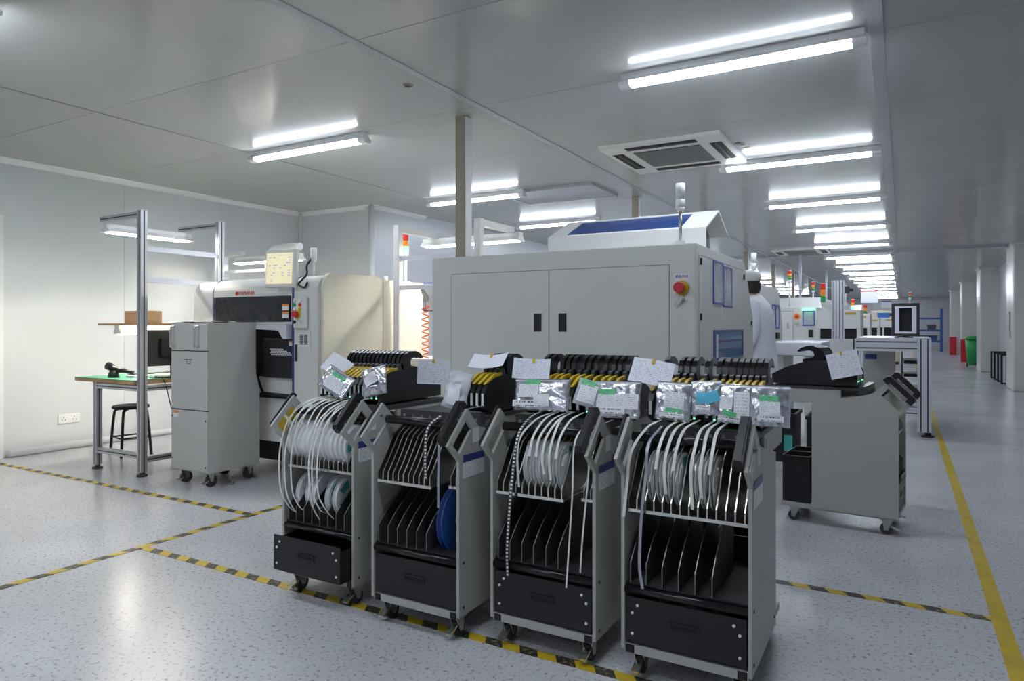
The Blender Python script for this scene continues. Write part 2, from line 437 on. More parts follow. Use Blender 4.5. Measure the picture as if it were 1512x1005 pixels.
# back-left wall and the boxed column beside it
bm = B(); box(bm, XL, -5.84, 6.62, 6.75, 0, CZ); struct('wall_back', bm, 'wallp')
bm = B(); box(bm, -5.92, -5.82, 6.60, 7.7, 0, CZ); struct('wall_side', bm, 'wallp')
bm = B(); box(bm, XL-.1, -5.82, 7.7, YF, 0, CZ); struct('wall_recess', bm, 'wallp')
bm = B(); box(bm, XL, XR, YF, YF+.1, 0, CZ); struct('wall_far', bm, 'wallp')
bm = B(); box(bm, XR, XR+.1, YB, YF, 0, CZ); struct('wall_right', bm, 'wallp')
bm = B(); box(bm, XL, XR, YB-.1, YB, 0, CZ); struct('wall_behind', bm, 'wallp')
def cove(name, p0, p1, nrm, z, up):
    """quarter-round trim along p0-p1"""
    p0 = Vector((*p0, 0)); p1 = Vector((*p1, 0)); n = Vector((*nrm, 0)); r = .05; b_ = B()
    prof = [(0, 0), (r, 0)]+[(r-r*math.sin(t)*.75, r*(1-math.cos(t))*.9) for t in (PI/8, PI/4, 3*PI/8)]+[(0, r)]
    A = [b_.verts.new(p0+n*a+Vector((0, 0, z+up*h))) for a, h in prof]; C_ = [b_.verts.new(p1+n*a+Vector((0, 0, z+up*h))) for a, h in prof]
    m_ = len(prof); b_.faces.new(A); b_.faces.new(C_[::-1])
    for i in range(m_): b_.faces.new((A[i], A[(i+1) % m_], C_[(i+1) % m_], C_[i]))
    return struct(name, b_, 'trimw')
cove('trim_5', (XL, YB), (XL, 6.62), (1, 0), CZ, -1)
cove('trim_6', (XL, 6.62), (-5.82, 6.62), (0, -1), CZ, -1)
cove('trim_7', (-5.82, 6.6), (-5.82, 7.7), (1, 0), CZ, -1)
bm = B(); cyl(bm, (XL+.02, 6.6, 0), (XL+.02, 6.6, CZ), .03); struct('trim_8', bm, 'trimw')
bm = B(); cyl(bm, (-5.83, 6.61, 0), (-5.83, 6.61, CZ), .035); struct('trim_9', bm, 'trimw')
bm = B(); cyl(bm, (XL+.03, 3.12, .035), (XL+.03, 6.6, .035), .036); struct('baseboard_left', bm, 'trimw')
bm = B(); box(bm, XL, XL+.05, 2.98, 3.07, 0, 2.2); struct('trim_10', bm, 'trimw')
# columns along the right wall
for i, yy in enumerate([9.1, 15.35, 21.55, 27.8, 34.1]):
    b_ = B(); boxb(b_, 1.75, XR+.02, yy, yy+1.0, 0, CZ, .03, 3); struct('wall_column_%d' % (i+1), b_, 'colw')
    b_ = B(); box(b_, 1.72, XR, yy-.03, yy+1.03, CZ-.05, CZ-.001); struct('trim_%d' % (11+i), b_, 'trimw')
trimbox('baseboard_right', 'trimw', XR-.03, XR, YB, YF, 0, .08)

# floor tapes
def floor_tape(p0, p1, wd, m, label, z=.0012):
    d = Vector((p1[0]-p0[0], p1[1]-p0[1])); L_ = d.length
    b_ = B(); box(b_, 0, L_, -wd/2, wd/2, 0, z)
    return tag(obj('floor_tape', b_, m, None, (p0[0], p0[1], .0003), (0, 0, math.atan2(d.y, d.x))), label, 'floor tape')
floor_tape((-7.05, 2.945), (-3.565, 2.945), .05, 'hazard', 'black and yellow hazard tape on the floor in front of the work table')
floor_tape((-3.587, -3.5), (-3.587, 6.2), .05, 'hazard', 'long diagonal hazard tape crossing the floor left of the carts', .0016)
floor_tape((-3.56, 2.215), (-.3, 2.215), .05, 'hazard', 'hazard tape running under the front casters of the feeder carts')
floor_tape((-.75, 3.40), (.315, 3.40), .05, 'hazard', 'short hazard tape joining the solid yellow aisle line on the right')
floor_tape((.345, -3.5), (.345, 40), .06, 'yellowtape', 'solid yellow aisle line along the right side of the floor', .0014)

# ------------------------------------------------------------------ ceiling lights
def make_tube_light():
    t = thing('ceiling_light', '', 'light', (0, 0, CZ), 0)
    b_ = B(); prism(b_, [(-.03, 0), (-.03, -.03), (-.045, -.052), (.045, -.052), (.03, -.03), (.03, 0)], 'x', -.66, .66); obj('housing', b_, 'white', t)
    b_ = B(); prism(b_, [(-.043, -.053), (-.041, -.068), (-.022, -.080), (.022, -.080), (.041, -.068), (.043, -.053)], 'x', -.60, .60); obj('diffuser', b_, 'glow', t)
    for s in (-1, 1):
        b_ = B(); prism(b_, [(-.046, -.052), (-.044, -.070), (-.024, -.083), (.024, -.083), (.044, -.070), (.046, -.052)], 'x', s*.601, s*.67); obj('end_cap', b_, 'white', t)
    return t
proto = make_tube_light(); used = False
ORD = ['first', 'second', 'third', 'fourth', 'fifth', 'sixth', 'seventh', 'eighth', 'ninth', 'tenth', 'eleventh', 'twelfth', 'thirteenth', 'fourteenth', 'fifteenth', 'sixteenth', 'seventeenth', 'eighteenth', 'nineteenth']
def place_light(x, yy, label, group):
    global used
    if not used: used = True; o = proto; o.location = (x, yy, CZ); o['label'] = label; o['group'] = group
    else: o = dup(proto, (x, yy, CZ), 0, label, group)
    return o
yy = 3.96; n = 0
RY = [3.96, 6.58, 8.95, 11.42, 13.95, 16.3, 18.8]
while RY[-1] < 40: RY.append(RY[-1]+2.42)
for i, yy in enumerate(RY):
    lab = ('long fluorescent ceiling light nearest the top right corner, above the carts' if i == 0 else
           '%s fluorescent ceiling light counting away in the right hand row' % ORD[i])
    place_light(-.83, yy, lab, 'right hand row of fluorescent lights')
LYs = [4.11, 6.70, 8.92, 11.42, 13.95, 16.3, 18.8, 21.3, 23.8, 26.3, 28.8, 31.3, 33.8]
for i, yy in enumerate(LYs):
    place_light(-4.34, yy, 'fluorescent ceiling light %s in the left hand row' % (['over the wrapped mounter, nearest', 'behind the taupe post, second', 'above the hood of the big machine, third'][i] if i < 3 else ORD[i]+' away'), 'left hand row of fluorescent lights')
for (x, yy, l) in ((-4.34, 1.55, 'fluorescent ceiling light above the photographer, left row'), (-4.34, -.95, 'fluorescent ceiling light well behind the photographer, left row'),
                   (-.83, 1.45, 'fluorescent ceiling light over the photographer, right row'), (-2.3, .2, 'added unseen fluorescent light over the photographer, in an invented middle row'), (-2.3, -2.3, 'added unseen fluorescent light at the wall behind the photographer')):
    place_light(x, yy, l, 'ceiling lights behind the view')  # unseen lights added to brighten front floor and carts; the middle row is invented

# air conditioner cassettes
def cassette(x, yy, label):
    t = thing('ceiling_air_conditioner', label, 'air conditioner', (x, yy, CZ))
    b_ = B(); frame_prism(b_, [(-.51, -.53), (.51, -.53), (.51, .53), (-.51, .53)], [(-.29, -.29), (.29, -.29), (.29, .29), (-.29, .29)], 'z', -.03, 0); obj('face_frame', b_, 'acw', t)
    b_ = B(); box(b_, -.285, .285, -.285, .285, -.034, -.015); obj('intake_grille', b_, 'grille', t)
    for k in range(4):
        a = k*PI/2; m_ = Matrix.Rotation(a, 4, 'Z')
        b_ = B(); box(b_, -.30, .30, -.47, -.37, -.0315, -.028, m_); s_ = obj('air_slot', b_, 'blackm', t)
        b_ = B(); box(b_, -.29, .29, -.425, -.41, -.036, -.030, m_); obj('louver', b_, 'dark', s_)
    return t
cassette(-1.75, 5.96, 'square white ceiling air conditioner cassette above the big machine')
cassette(-1.8, 15.1, 'distant ceiling air conditioner cassette further down the hall')
b_ = B()
for k in range(14):
    a = random.random()*6.28; r = random.random()*.09
    cyl(b_, (-1.17+r*math.cos(a)*1.1, 5.95+r*math.sin(a)*2.5, CZ-.0012), (-1.17+r*math.cos(a)*1.1, 5.95+r*math.sin(a)*2.5, CZ+.0005), .01+.018*random.random(), seg=9)
tag(obj('damp_stain', b_, 'blob'), 'small brown damp stain on the ceiling beside the air conditioner', 'stain')['kind'] = 'stuff'
t = thing('ceiling_hatch', 'flat grey access hatch in the ceiling above the machine hood', 'hatch', (-3.45, 7.1, CZ))
b_ = B(); box(b_, -.55, .55, -.35, .35, -.02, 0); obj('cover', b_, 'strip', t)
b_ = B(); frame_prism(b_, [(-.58, -.38), (.58, -.38), (.58, .38), (-.58, .38)], [(-.55, -.35), (.55, -.35), (.55, .35), (-.55, .35)], 'z', -.028, 0); obj('rim', b_, 'strip', t)
t = thing('sprinkler_opening', 'small round brown opening in the ceiling left of the taupe post', 'ceiling opening', (-2.73, 3.44, CZ))
b_ = B(); ring_disc(b_, .022, .034, 0, .006, 24); obj('ring', b_, 'taupe', t, (0, 0, -.006), (0, -PI/2, 0))
b_ = B(); cyl(b_, (0, 0, -.003), (0, 0, 0), .022); obj('plug', b_, 'dark', t)
# posts to the ceiling
for i, (x, yy) in enumerate([(-2.80, 4.17), (-2.74, 7.75), (-2.80, 11.2), (-2.80, 14.6), (-2.8, 18.0), (-2.8, 21.5)]):
    t = thing('service_post', ['tall two-tone taupe and white service post rising to the ceiling behind the machine', 'second service post seen behind the hood of the big machine', 'third service post seen past the tip of the hood', 'fourth slim service post further down the hall', 'fifth slim service post further down the hall', 'sixth and farthest slim service post'][i], 'post', (x, yy, 0), 0, 'service posts')
    b_ = B(); box(b_, -.04, .04, -.04, .04, 0, CZ); obj('core', b_, 'taupe', t)
    b_ = B(); box(b_, .0405, .052, -.036, .036, 0, CZ-.01); obj('cable_cover', b_, 'trimw', t)

# ------------------------------------------------------------------ shared small parts
def caster(parent, x, yv, r=.032, top=.09, sub=None, brake=True, name='caster'):
    b_ = B(); cyl(b_, (x-.012, yv+.012, r), (x+.012, yv+.012, r), r, seg=20); wv = obj('caster', b_, 'rubber', parent)
    b_ = B()
    for s in (-1, 1): prism(b_, [(yv-.02, top-.012), (yv+.03, top-.012), (yv+.022, r-.008), (yv+.002, r-.008)], 'x', x+s*.0165-.002, x+s*.0165+.002)
    box(b_, x-.028, x+.028, yv-.025, yv+.035, top-.012, top); obj('fork', b_, 'steel', wv)
    if brake:
        b_ = B(); prism(b_, [(yv-.055, .022), (yv-.012, .045), (yv-.012, .052), (yv-.06, .032)], 'x', x-.014, x+.014); obj('brake_pedal', b_, 'chrome', wv)
    return wv
def tower_light(name, label, loc, pole_h=.18, r=.022, cells=('greenlens', 'amberlens', 'redlens'), ch=.045):
    t = thing(name, label, 'signal light', loc)
    b_ = B(); cyl(b_, (0, 0, 0), (0, 0, .012), r*1.6); cyl(b_, (0, 0, 0), (0, 0, pole_h), r*.5); cyl(b_, (0, 0, pole_h), (0, 0, pole_h+.05), r*.6, r*1.02); obj('pole', b_, 'white', t)
    z = pole_h+.05
    for c in cells:
        b_ = B(); cyl(b_, (0, 0, z), (0, 0, z+ch-.003), r, seg=20); obj('lens', b_, c, t, label={'g': 'green lens', 'a': 'amber lens', 'r': 'red lens'}[c[0]]); z += ch
    b_ = B(); cyl(b_, (0, 0, z-.003), (0, 0, z+.006), r*.95); obj('cap', b_, 'white', t)
    return t
def lamp_fixture(parent, x0, y0, x1, y1, z, m='glowwarm', bare=False):
    """batten lamp with reflector between two points, as parts of parent"""
    d = Vector((x1-x0, y1-y0, 0)); L_ = d.length; a = math.atan2(d.y, d.x)
    b_ = B(); prism(b_, [(-.07, -.035), (-.03, .0), (-.03, .03), (.03, .03), (.03, .0), (.07, -.035), (.064, -.038), (.026, -.006), (-.026, -.006), (-.064, -.038)], 'x', 0, L_)
    if bare: b_.free(); b_ = B(); box(b_, 0, L_, -.03, .03, -.006, .03)
    o = obj('lamp_batten' if bare else 'lamp_reflector', b_, 'white', parent, (x0, y0, z), (0, 0, a))
    for s in (-1, 1):
        b_ = B(); cyl(b_, (.03, s*.03, -.030), (L_-.03, s*.03, -.030), .017, seg=12); obj('lamp_tube', b_, m, o)
    for xx in (.012, L_-.012):
        b_ = B(); box(b_, xx-.012, xx+.012, -.045, .045, -.04, -.006); obj('lamp_holder', b_, 'white', o)
    return o
def profile_bar(parent, name, p0, p1, wd=.045, m='alu'):
    """slotted aluminium extrusion: square bar with a dark groove in each face as a sub-part"""
    p0 = Vector(p0); p1 = Vector(p1); d = p1-p0; L_ = d.length
    q = d.to_track_quat('Z', 'Y'); h = wd/2; g = wd*.11
    if abs(d.normalized().z) > .99: q = Matrix.Identity(3).to_quaternion() if d.z > 0 else q
    b_ = B(); prism(b_, [(-h, -h), (-g, -h), (-g, -h+.004), (g, -h+.004), (g, -h), (h, -h), (h, -g), (h-.004, -g), (h-.004, g), (h, g), (h, h), (g, h), (g, h-.004), (-g, h-.004), (-g, h), (-h, h), (-h, g), (-h+.004, g), (-h+.004, -g), (-h, -g)], 'z', 0, L_)
    o = obj(name, b_, m, parent); o.location = p0; o.rotation_mode = 'QUATERNION'; o.rotation_quaternion = q
    b_ = B()
    for s in (-1, 1):
        box(b_, -g*.95, g*.95, s*(h-.0035)-.0012, s*(h-.0035)+.0012, .002, L_-.002); box(b_, s*(h-.0035)-.0012, s*(h-.0035)+.0012, -g*.95, g*.95, .002, L_-.002)
    obj('groove', b_, 'dark', o)
    return o
def warn_label(parent, loc, w_=.05, h_=.045, rot=(0, 0, 0)):
    o = quad_label('warning_label', w_, h_, 'label', parent, loc, rot)
    q = quad_label('warning_band', w_, h_*.35, 'warn', o, (0, -.0006, h_*.325))
    return o
# ------------------------------------------------------------------ feeder carts
HW = .215   # half width of a cart
def T(loc, rz, x, d, z):
    c, s = math.cos(rz), math.sin(rz)
    return (loc[0]+c*x-s*d, loc[1]+s*x+c*d, loc[2]+z)
def side_panel_mesh():
    b_ = B(); t_ = .006
    prism(b_, [(0, .10), (0, .69), (.135, .808), (.17, .798), (.46, .735), (.46, .10)], 'x', -t_, t_)
    frame_prism(b_, [(0, .69), (-.072, .757), (.058, .882), (.135, .808)], [(.002, .716), (-.040, .757), (.052, .842), (.088, .800)], 'x', -t_, t_)
    return mesh_of(b_, 'side_panel', 'cartg')
PANEL = side_panel_mesh()
def grip_mesh(lo=.004, hi=.032, hw=.015):
    b_ = B(); a = Vector((0, -.060, .770)); c = Vector((0, .060, .890)); d = (c-a).normalized()
    n_ = Vector((0, -d.z, d.y))
    def P(t, h): q = a+d*t+n_*h; return (q.y, q.z)
    L_ = (c-a).length
    prism(b_, [P(-.012, lo-.016), P(-.012, hi-.014), P(.0, hi), P(L_, hi), P(L_+.012, hi-.014), P(L_+.012, lo-.016), P(L_-.02, lo-.016), P(L_-.025, lo), P(.025, lo), P(.02, lo-.016)], 'x', -hw, hw)
    bmesh.ops.bevel(b_, geom=[e for e in b_.edges if e.calc_length() > .05], offset=min(.004, hw*.4), segments=2, affect='EDGES')
    return mesh_of(b_, 'grip', 'black')
GRIP = grip_mesh(); GRIP_L = grip_mesh(-.012, .003, .005)
def upper_divider_mesh():
    b_ = B(); prism(b_, [(.02, .575), (.02, .608), (.05, .645), (.120, .748), (.175, .778), (.30, .778), (.30, .60), (.10, .575)], 'x', -.0012, .0012)
    return mesh_of(b_, 'divider', 'steel')
def edge_wire_mesh():
    b_ = B(); ribbon(b_, [(0, .0185, .572), (0, .0185, .608), (0, .0485, .646), (0, .1185, .750), (0, .174, .780)], .004, .002); return mesh_of(b_, 'bright_edge', 'chrome')
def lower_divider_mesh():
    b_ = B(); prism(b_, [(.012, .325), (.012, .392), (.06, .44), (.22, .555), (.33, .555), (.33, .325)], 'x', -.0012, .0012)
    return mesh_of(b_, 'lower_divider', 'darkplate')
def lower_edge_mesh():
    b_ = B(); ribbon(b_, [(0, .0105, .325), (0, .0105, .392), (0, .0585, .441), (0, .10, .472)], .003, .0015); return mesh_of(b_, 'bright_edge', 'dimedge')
UDIV, UEDGE, LDIV, LEDGE = upper_divider_mesh(), edge_wire_mesh(), lower_divider_mesh(), lower_edge_mesh()

def make_cart(label, loc, rz, comb=(-.195, .065, 11), lows=(-.185, 8, .048), drawer_out=0., rivets=True, extra_comb=True):
    t = thing('feeder_cart', label, 'feeder cart', loc, rz, 'feeder carts')
    for s in (-1, 1):
        p = obj('side_panel', PANEL, None, t, (s*(HW-.006), 0, 0))
        obj('grip', GRIP if s == 1 or rz else GRIP_L, None, p, (-.022 if s == 1 or rz else -.012, 0, 0))
        if s == -1 and drawer_out > 0:
            for (a0, a1) in ((.02, .42), (.55, .95)):
                A_ = Vector((-.038, .757)); E_ = Vector((.052, .842)); F_ = Vector((.002, .716)); G_ = Vector((.088, .800))
                b_ = B(); prism(b_, [tuple(A_.lerp(E_, a0)), tuple(A_.lerp(E_, a1)), tuple(F_.lerp(G_, a1)), tuple(F_.lerp(G_, a0))], 'x', -.003, .003); obj('yellow_plate', b_, 'yellow', p)
        if s == 1:
            quad_label('barcode_sticker', .045, .055, 'label', p, (.0068, .115, .775), (0, 0, PI/2))
            q = quad_label('white_sticker', .15, .06, 'label', p, (.0072, .10, .650), (0, 0, PI/2))
            quad_label('blue_stripe', .15, .028, 'navy', q, (0, -.0008, .044))
            for (d_, z_) in ((.03, .13), (.03, .30), (.42, .14)):
                b_ = B(); cyl(b_, (.006, d_, z_), (.0085, d_, z_), .006, seg=10); obj('bolt', b_, 'dark', p)
    # base frame of square tube
    b_ = B()
    for d_ in (0.004, .43): box(b_, -HW+.012, HW-.012, d_, d_+.03, .088, .116)
    for s in (-1, 1): box(b_, s*(HW-.03)-.015, s*(HW-.03)+.015, .004, .64, .0885, .1155)
    box(b_, -HW+.03, HW-.03, .61, .64, .0885, .1155)
    obj('base_frame', b_, 'cartg', t)
    for s in (-1, 1):
        b_ = B(); box(b_, s*(HW-.03)-.012, s*(HW-.03)+.012, .001, .004, .091, .113); obj('tube_plug', b_, 'black', t)
    for s in (-1, 1):
        caster(t, s*.165, .055); caster(t, s*.165, .56, brake=False)
    # drawer
    dr = B(); y0 = .006-drawer_out
    x0 = HW-.018
    box(dr, -x0, x0, y0, y0+.008, .125, .278); box(dr, -x0, -x0+.006, y0+.008, y0+.40, .125, .26); box(dr, x0-.006, x0, y0+.008, y0+.40, .125, .26)
    box(dr, -x0+.006, x0-.006, y0+.008, y0+.40, .125, .131); box(dr, -x0+.006, x0-.006, y0+.394, y0+.40, .131, .26)
    dr = obj('drawer', dr, 'black', t)
    b_ = B(); frame_prism(b_, [(-.05, .196), (.05, .196), (.05, .222), (-.05, .222)], [(-.042, .202), (.042, .202), (.042, .216), (-.042, .216)], 'y', y0-.004, y0); obj('handle_rim', b_, 'blackg', dr)
    b_ = B(); box(b_, -.042, .042, y0-.001, y0+.0005, .202, .216); obj('handle_slot', b_, 'blackm', dr)
    if rivets:
        b_ = B()
        for s in (-1, 1):
            for (dx, z_) in ((.02, .155), (.02, .225), (.038, .252)): cyl(b_, (s*(x0-dx), y0-.003, z_), (s*(x0-dx), y0, z_), .005, seg=10)
        obj('rivets', b_, 'white', dr)['kind'] = 'stuff'
    # pipes
    b_ = B(); cyl(b_, (-HW+.012, .012, .302), (HW-.012, .012, .302), .014); obj('lower_pipe', b_, 'blackg', t)
    b_ = B(); cyl(b_, (-HW+.012, .085, .812), (HW-.012, .085, .812), .017); obj('upper_pipe', b_, 'blackg', t)
    # comb of dividers
    x0, x1, n_ = comb
    b_ = B(); box(b_, x0-.01, x1+.01, .012, .019, .566, .577); box(b_, x0-.01, x1+.01, .019, .30, .570, .574); obj('comb_rail', b_, 'chrome', t)
    for k in range(n_):
        o = obj('divider', UDIV, None, t, (x0+(x1-x0)*k/(n_-1), 0, 0)); obj('bright_edge', UEDGE, None, o)
    if extra_comb:
        b_ = B(); box(b_, x1+.06, HW-.014, .06, .067, .566, .577); box(b_, x1+.06, HW-.014, .067, .30, .570, .574); obj('short_rail', b_, 'chrome', t)
        for k in range(3):
            obj('divider', UDIV, None, t, (x1+.07+.025*k, .04, 0))
    # lower dividers
    x0, n_, st = lows
    for k in range(n_):
        if x0+st*k < HW-.02:
            o = obj('lower_divider', LDIV, None, t, (x0+st*k, 0, 0)); obj('bright_edge', LEDGE, None, o)
    b_ = B(); box(b_, -HW+.012, HW-.012, .015, .40, .318, .324); obj('lower_tray', b_, 'blackm', t)
    b_ = B(); box(b_, -HW+.012, HW-.012, .33, .336, .60, .80); obj('back_plate', b_, 'cartg', t)
    b_ = B(); cyl(b_, (-.09, .326, .77), (-.09, .331, .77), .008); obj('red_stud', b_, 'red', t)
    # feeder platform
    b_ = B(); box(b_, -HW+.013, HW-.013, .20, .72, .818, .834); box(b_, -HW+.013, HW-.013, .17, .205, .80, .845); obj('feeder_platform', b_, 'dark', t)
    for s in (-1, 1):
        b_ = B(); box(b_, s*(HW-.02)-.006, s*(HW-.02)+.006, .30, .70, .735, .818); obj('platform_bracket', b_, 'cartg', t)
    b_ = B()
    for k in range(9): box(b_, -.18+.045*k-.006, -.18+.045*k+.006, .1685, .170, .816, .828)
    obj('slot_marks', b_, 'steel', t)['kind'] = 'stuff'
    # waste bins at the rear
    for s in (-1, 1):
        b_ = B(); xx = s*.10; w_ = .088; t_ = .005; y0, y1, z0, z1 = .475, .635, .118, .40
        box(b_, xx-w_, xx+w_, y0, y0+t_, z0, z1); box(b_, xx-w_, xx+w_, y1-t_, y1, z0, z1); box(b_, xx-w_, xx-w_+t_, y0+t_, y1-t_, z0, z1)
        box(b_, xx+w_-t_, xx+w_, y0+t_, y1-t_, z0, z1); box(b_, xx-w_+t_, xx+w_-t_, y0+t_, y1-t_, z0, z0+t_); obj('waste_bin', b_, 'black', t)
    return t
CARTS = {
 1: ((-2.222, 2.165, 0), 0), 2: ((-1.664, 2.130, 0), 0), 3: ((-1.142, 2.205, 0), 0), 4: ((-.622, 2.215, 0), 0), 5: ((-.0013, 4.659, 0), R(85))}
make_cart('leftmost feeder cart, loaded with white reels, its black drawer pulled open', *CARTS[1], comb=(-.195, .19, 15), drawer_out=.07, extra_comb=False)
make_cart('second feeder cart from the left, with an empty comb and a blue reel', *CARTS[2], comb=(-.195, .065, 11), lows=(-.185, 6, .048), rivets=False)
make_cart('third feeder cart from the left, hung with a black dotted tape', *CARTS[3], comb=(-.195, .075, 11), lows=(-.185, 6, .050))
make_cart('rightmost and nearest of the four front feeder carts', *CARTS[4], comb=(-.195, .19, 14), lows=(-.185, 6, .055), extra_comb=False)
make_cart('feeder cart standing alone side-on at the right, its grey side panel facing the viewer', *CARTS[5], comb=(-.19, .19, 12), extra_comb=False)

# feeders
FBODY = [(.70, .845), (.70, .90), (.62, .945), (.50, .985), (.40, .992), (.31, .985), (.245, .965), (.215, .925), (.215, .865), (.26, .845)]
def feeder_meshes():
    b_ = B(); prism(b_, FBODY, 'x', -.0095, .0095); bo = mesh_of(b_, 'feeder_body', 'black')
    # claw shaped clamp lever seen above the body
    c = [(.405, .990), (.395, 1.02), (.400, 1.045), (.420, 1.066), (.455, 1.078), (.495, 1.078), (.530, 1.066), (.552, 1.045), (.540, 1.040), (.515, 1.050), (.485, 1.053), (.462, 1.044), (.452, 1.024), (.458, 1.008), (.490, 1.004), (.520, .996), (.520, .980)]
    b_ = B(); prism(b_, c, 'x', -.0085, .0085); cl = mesh_of(b_, 'clamp_lever', 'blackg')
    b_ = B(); prism(b_, [(.225, .962), (.30, .998), (.385, 1.006), (.385, .9935), (.31, .9865), (.243, .9655)], 'x', -.006, .006); yl = mesh_of(b_, 'yellow_tab', 'yellow')
    b_ = B(); box(b_, -.005, .005, .2125, .2148, .875, .925); lb = mesh_of(b_, 'tail_label', 'white')
    b_ = B(); box(b_, -.003, .003, .2125, .2148, .868, .873); gr = mesh_of(b_, 'green_light', 'greenlit')
    b_ = B(); prism(b_, [(.36, .985), (.36, 1.015), (.38, 1.02), (.39, .985)], 'x', -.007, .007); kn = mesh_of(b_, 'release_button', 'dark')
    return bo, cl, yl, lb, gr, kn
FM = feeder_meshes()
def feeder(cart, x, label, group):
    loc, rz = CARTS[cart]
    t = thing('tape_feeder', label, 'tape feeder', T(loc, rz, x, 0, 0), rz, group)
    obj('feeder_body', FM[0], None, t); obj('clamp_lever', FM[1], None, t); obj('yellow_tab', FM[2], None, t); obj('tail_label', FM[3], None, t); obj('release_button', FM[5], None, t)
    if random.random() < .5: obj('green_light', FM[4], None, t)
    return t
for k in range(14): feeder(1, -.19+.0262*k, ORD[k]+' black tape feeder from the left in the tight bank on the leftmost cart', 'feeders on the leftmost cart')
for k in range(4): feeder(2, .105+.0265*k, ORD[k]+' black tape feeder from the left under the draped sheet on the second cart', 'feeders on the second cart')
for k, x in enumerate((-.188, -.160)): feeder(3, x, ['outer', 'inner'][k]+' black tape feeder at the left end of the third cart behind the curled form', 'feeders at the left of the third cart')
for k, x in enumerate((-.105, -.079, -.052, -.010, .017, .050, .090, .125, .152, .186)): feeder(3, x, ORD[k]+' black tape feeder from the left in the spaced row on the third cart', 'feeders on the third cart')
feeder(4, -.183, 'single black tape feeder at the left end of the nearest front cart', 'feeders on the nearest cart')
for k, x in enumerate((-.125, -.098, -.071)): feeder(4, x, ['left', 'middle', 'right'][k]+' black tape feeder in the group of three on the nearest cart', 'group of three feeders on the nearest cart')
for k, x in enumerate((-.022, .022, .049)): feeder(4, x, ORD[2-k]+' black tape feeder counting left from the packed group on the nearest cart', 'middle feeders on the nearest cart')
for k in range(6): feeder(4, .076+.0225*k, ORD[k]+' black tape feeder from the left in the packed group on the nearest cart', 'packed feeders on the nearest cart')
for k in range(6): feeder(5, -.17+.05*k, ['black tape feeder nearest the viewer on the side-on cart'][k] if k == 0 else ORD[k]+' black tape feeder from the viewer on the side-on cart', 'feeders on the side-on cart')

# reels
RR = .091
def reel_meshes(m, R_=RR, hw=.0062):
    b_ = B()
    ring_disc(b_, R_*.80, R_, -.0006, .0006, 44); ring_disc(b_, R_*.14, R_*.44, -.0006, .0006, 30)
    for k in range(3):
        a = k*2*PI/3; ring_disc(b_, R_*.44, R_*.80, -.0006, .0006, 44, a-(1.04 if m == 'reelw' else .5), a+(1.04 if m == 'reelw' else .5))
    fl = mesh_of(b_, 'flange', m)
    b_ = B(); ring_disc(b_, R_*.34, R_*.90, -hw+.001, hw-.001, 40); tp = mesh_of(b_, 'wound_tape', 'reeltape')
    b_ = B(); ring_disc(b_, R_*.13, R_*.33, -hw+.0006, hw-.0006, 24); hb = mesh_of(b_, 'hub', 'white')
    b_ = B(); ring_disc(b_, R_*.50, R_*.86, hw+.0012, hw+.0016, 44, -.5, .35); st = mesh_of(b_, 'sticker', 'teal')
    return fl, tp, hb, st, hw
RW = reel_meshes('reelw', RR, .0118); RC = reel_meshes('reelc')
def reel(ms, cart, x, d, z, label, group, sticker=True, tilt=0., full=1.):
    loc, rz = CARTS[cart]
    t = thing('component_reel', label, 'reel', T(loc, rz, x, d, z), rz, group)
    a = random.random()*2*PI; t.rotation_euler = (a if rz == 0 else 0, tilt if rz == 0 else 0, rz)
    for s in (-1, 1): obj('flange', ms[0], None, t, (s*ms[4], 0, 0))
    o = obj('wound_tape', ms[1], None, t); o.scale = (1, full, full)
    obj('hub', ms[2], None, t)
    if sticker: obj('sticker', ms[3], None, t)
    return t
DREEL, ZREEL = .098, .676
LSLOT = lambda k: -.195+.027*(k+.5)
NSLOT = lambda k: -.195+.0296*(k+.5)
OR = ['first', 'second', 'third', 'fourth', 'fifth', 'sixth', 'seventh', 'eighth', 'ninth', 'tenth', 'eleventh', 'twelfth', 'thirteenth', 'fourteenth']
for k in range(13): reel(RW, 1, -.182+.0275*k, DREEL, ZREEL, ORD[k]+' white component reel from the left in the upper row of the leftmost cart', 'upper reels of the leftmost cart', k % 3 == 0 or k > 10)
for k, x in enumerate((-.15, -.09, -.055, .03, .075)): reel(RW, 1, x, .12, .44, ORD[k]+' white component reel from the left in the lower rack of the leftmost cart', 'lower reels of the leftmost cart')
for k, x in enumerate([LSLOT(j) for j in (4, 5, 6, 7, 8, 9)]): reel(RC, 3, x, DREEL+.006, ZREEL, ORD[k]+' clear component reel from the left in the comb of the third cart', 'reels of the third cart', True, random.uniform(-.03, .03), .6+.35*random.random())
for k, x in enumerate([NSLOT(j) for j in (2, 3, 4, 5, 7, 8, 9)]): reel(RC, 4, x, DREEL+.006, ZREEL, ORD[k]+' clear component reel from the left in the comb of the nearest cart', 'reels of the nearest cart', k in (0, 3), random.uniform(-.03, .03), .6+.35*random.random())
reel(RC, 5, .0, .285, .80, 'clear component reel hanging below the feeders of the side-on cart', 'reels of the side-on cart', False)
reel(RC, 5, .05, .285, .80, 'second clear component reel hanging below the feeders of the side-on cart', 'reels of the side-on cart', False)
# big blue reel in the second cart
loc, rz = CARTS[2]
t = thing('component_reel', 'large blue plastic reel standing in the lower part of the second cart', 'reel', T(loc, rz, .112, .155, .428), rz)
for s in (-1, 1):
    b_ = B(); ring_disc(b_, .045, .14, -.001, .001, 56); obj('flange', b_, 'bluereel', t, (s*.011, 0, 0))
b_ = B(); ring_disc(b_, .046, .115, -.009, .009, 48); obj('wound_tape', b_, 'reeltape', t)
b_ = B(); ring_disc(b_, .012, .044, -.0125, .0125, 30); obj('hub', b_, 'white', t)

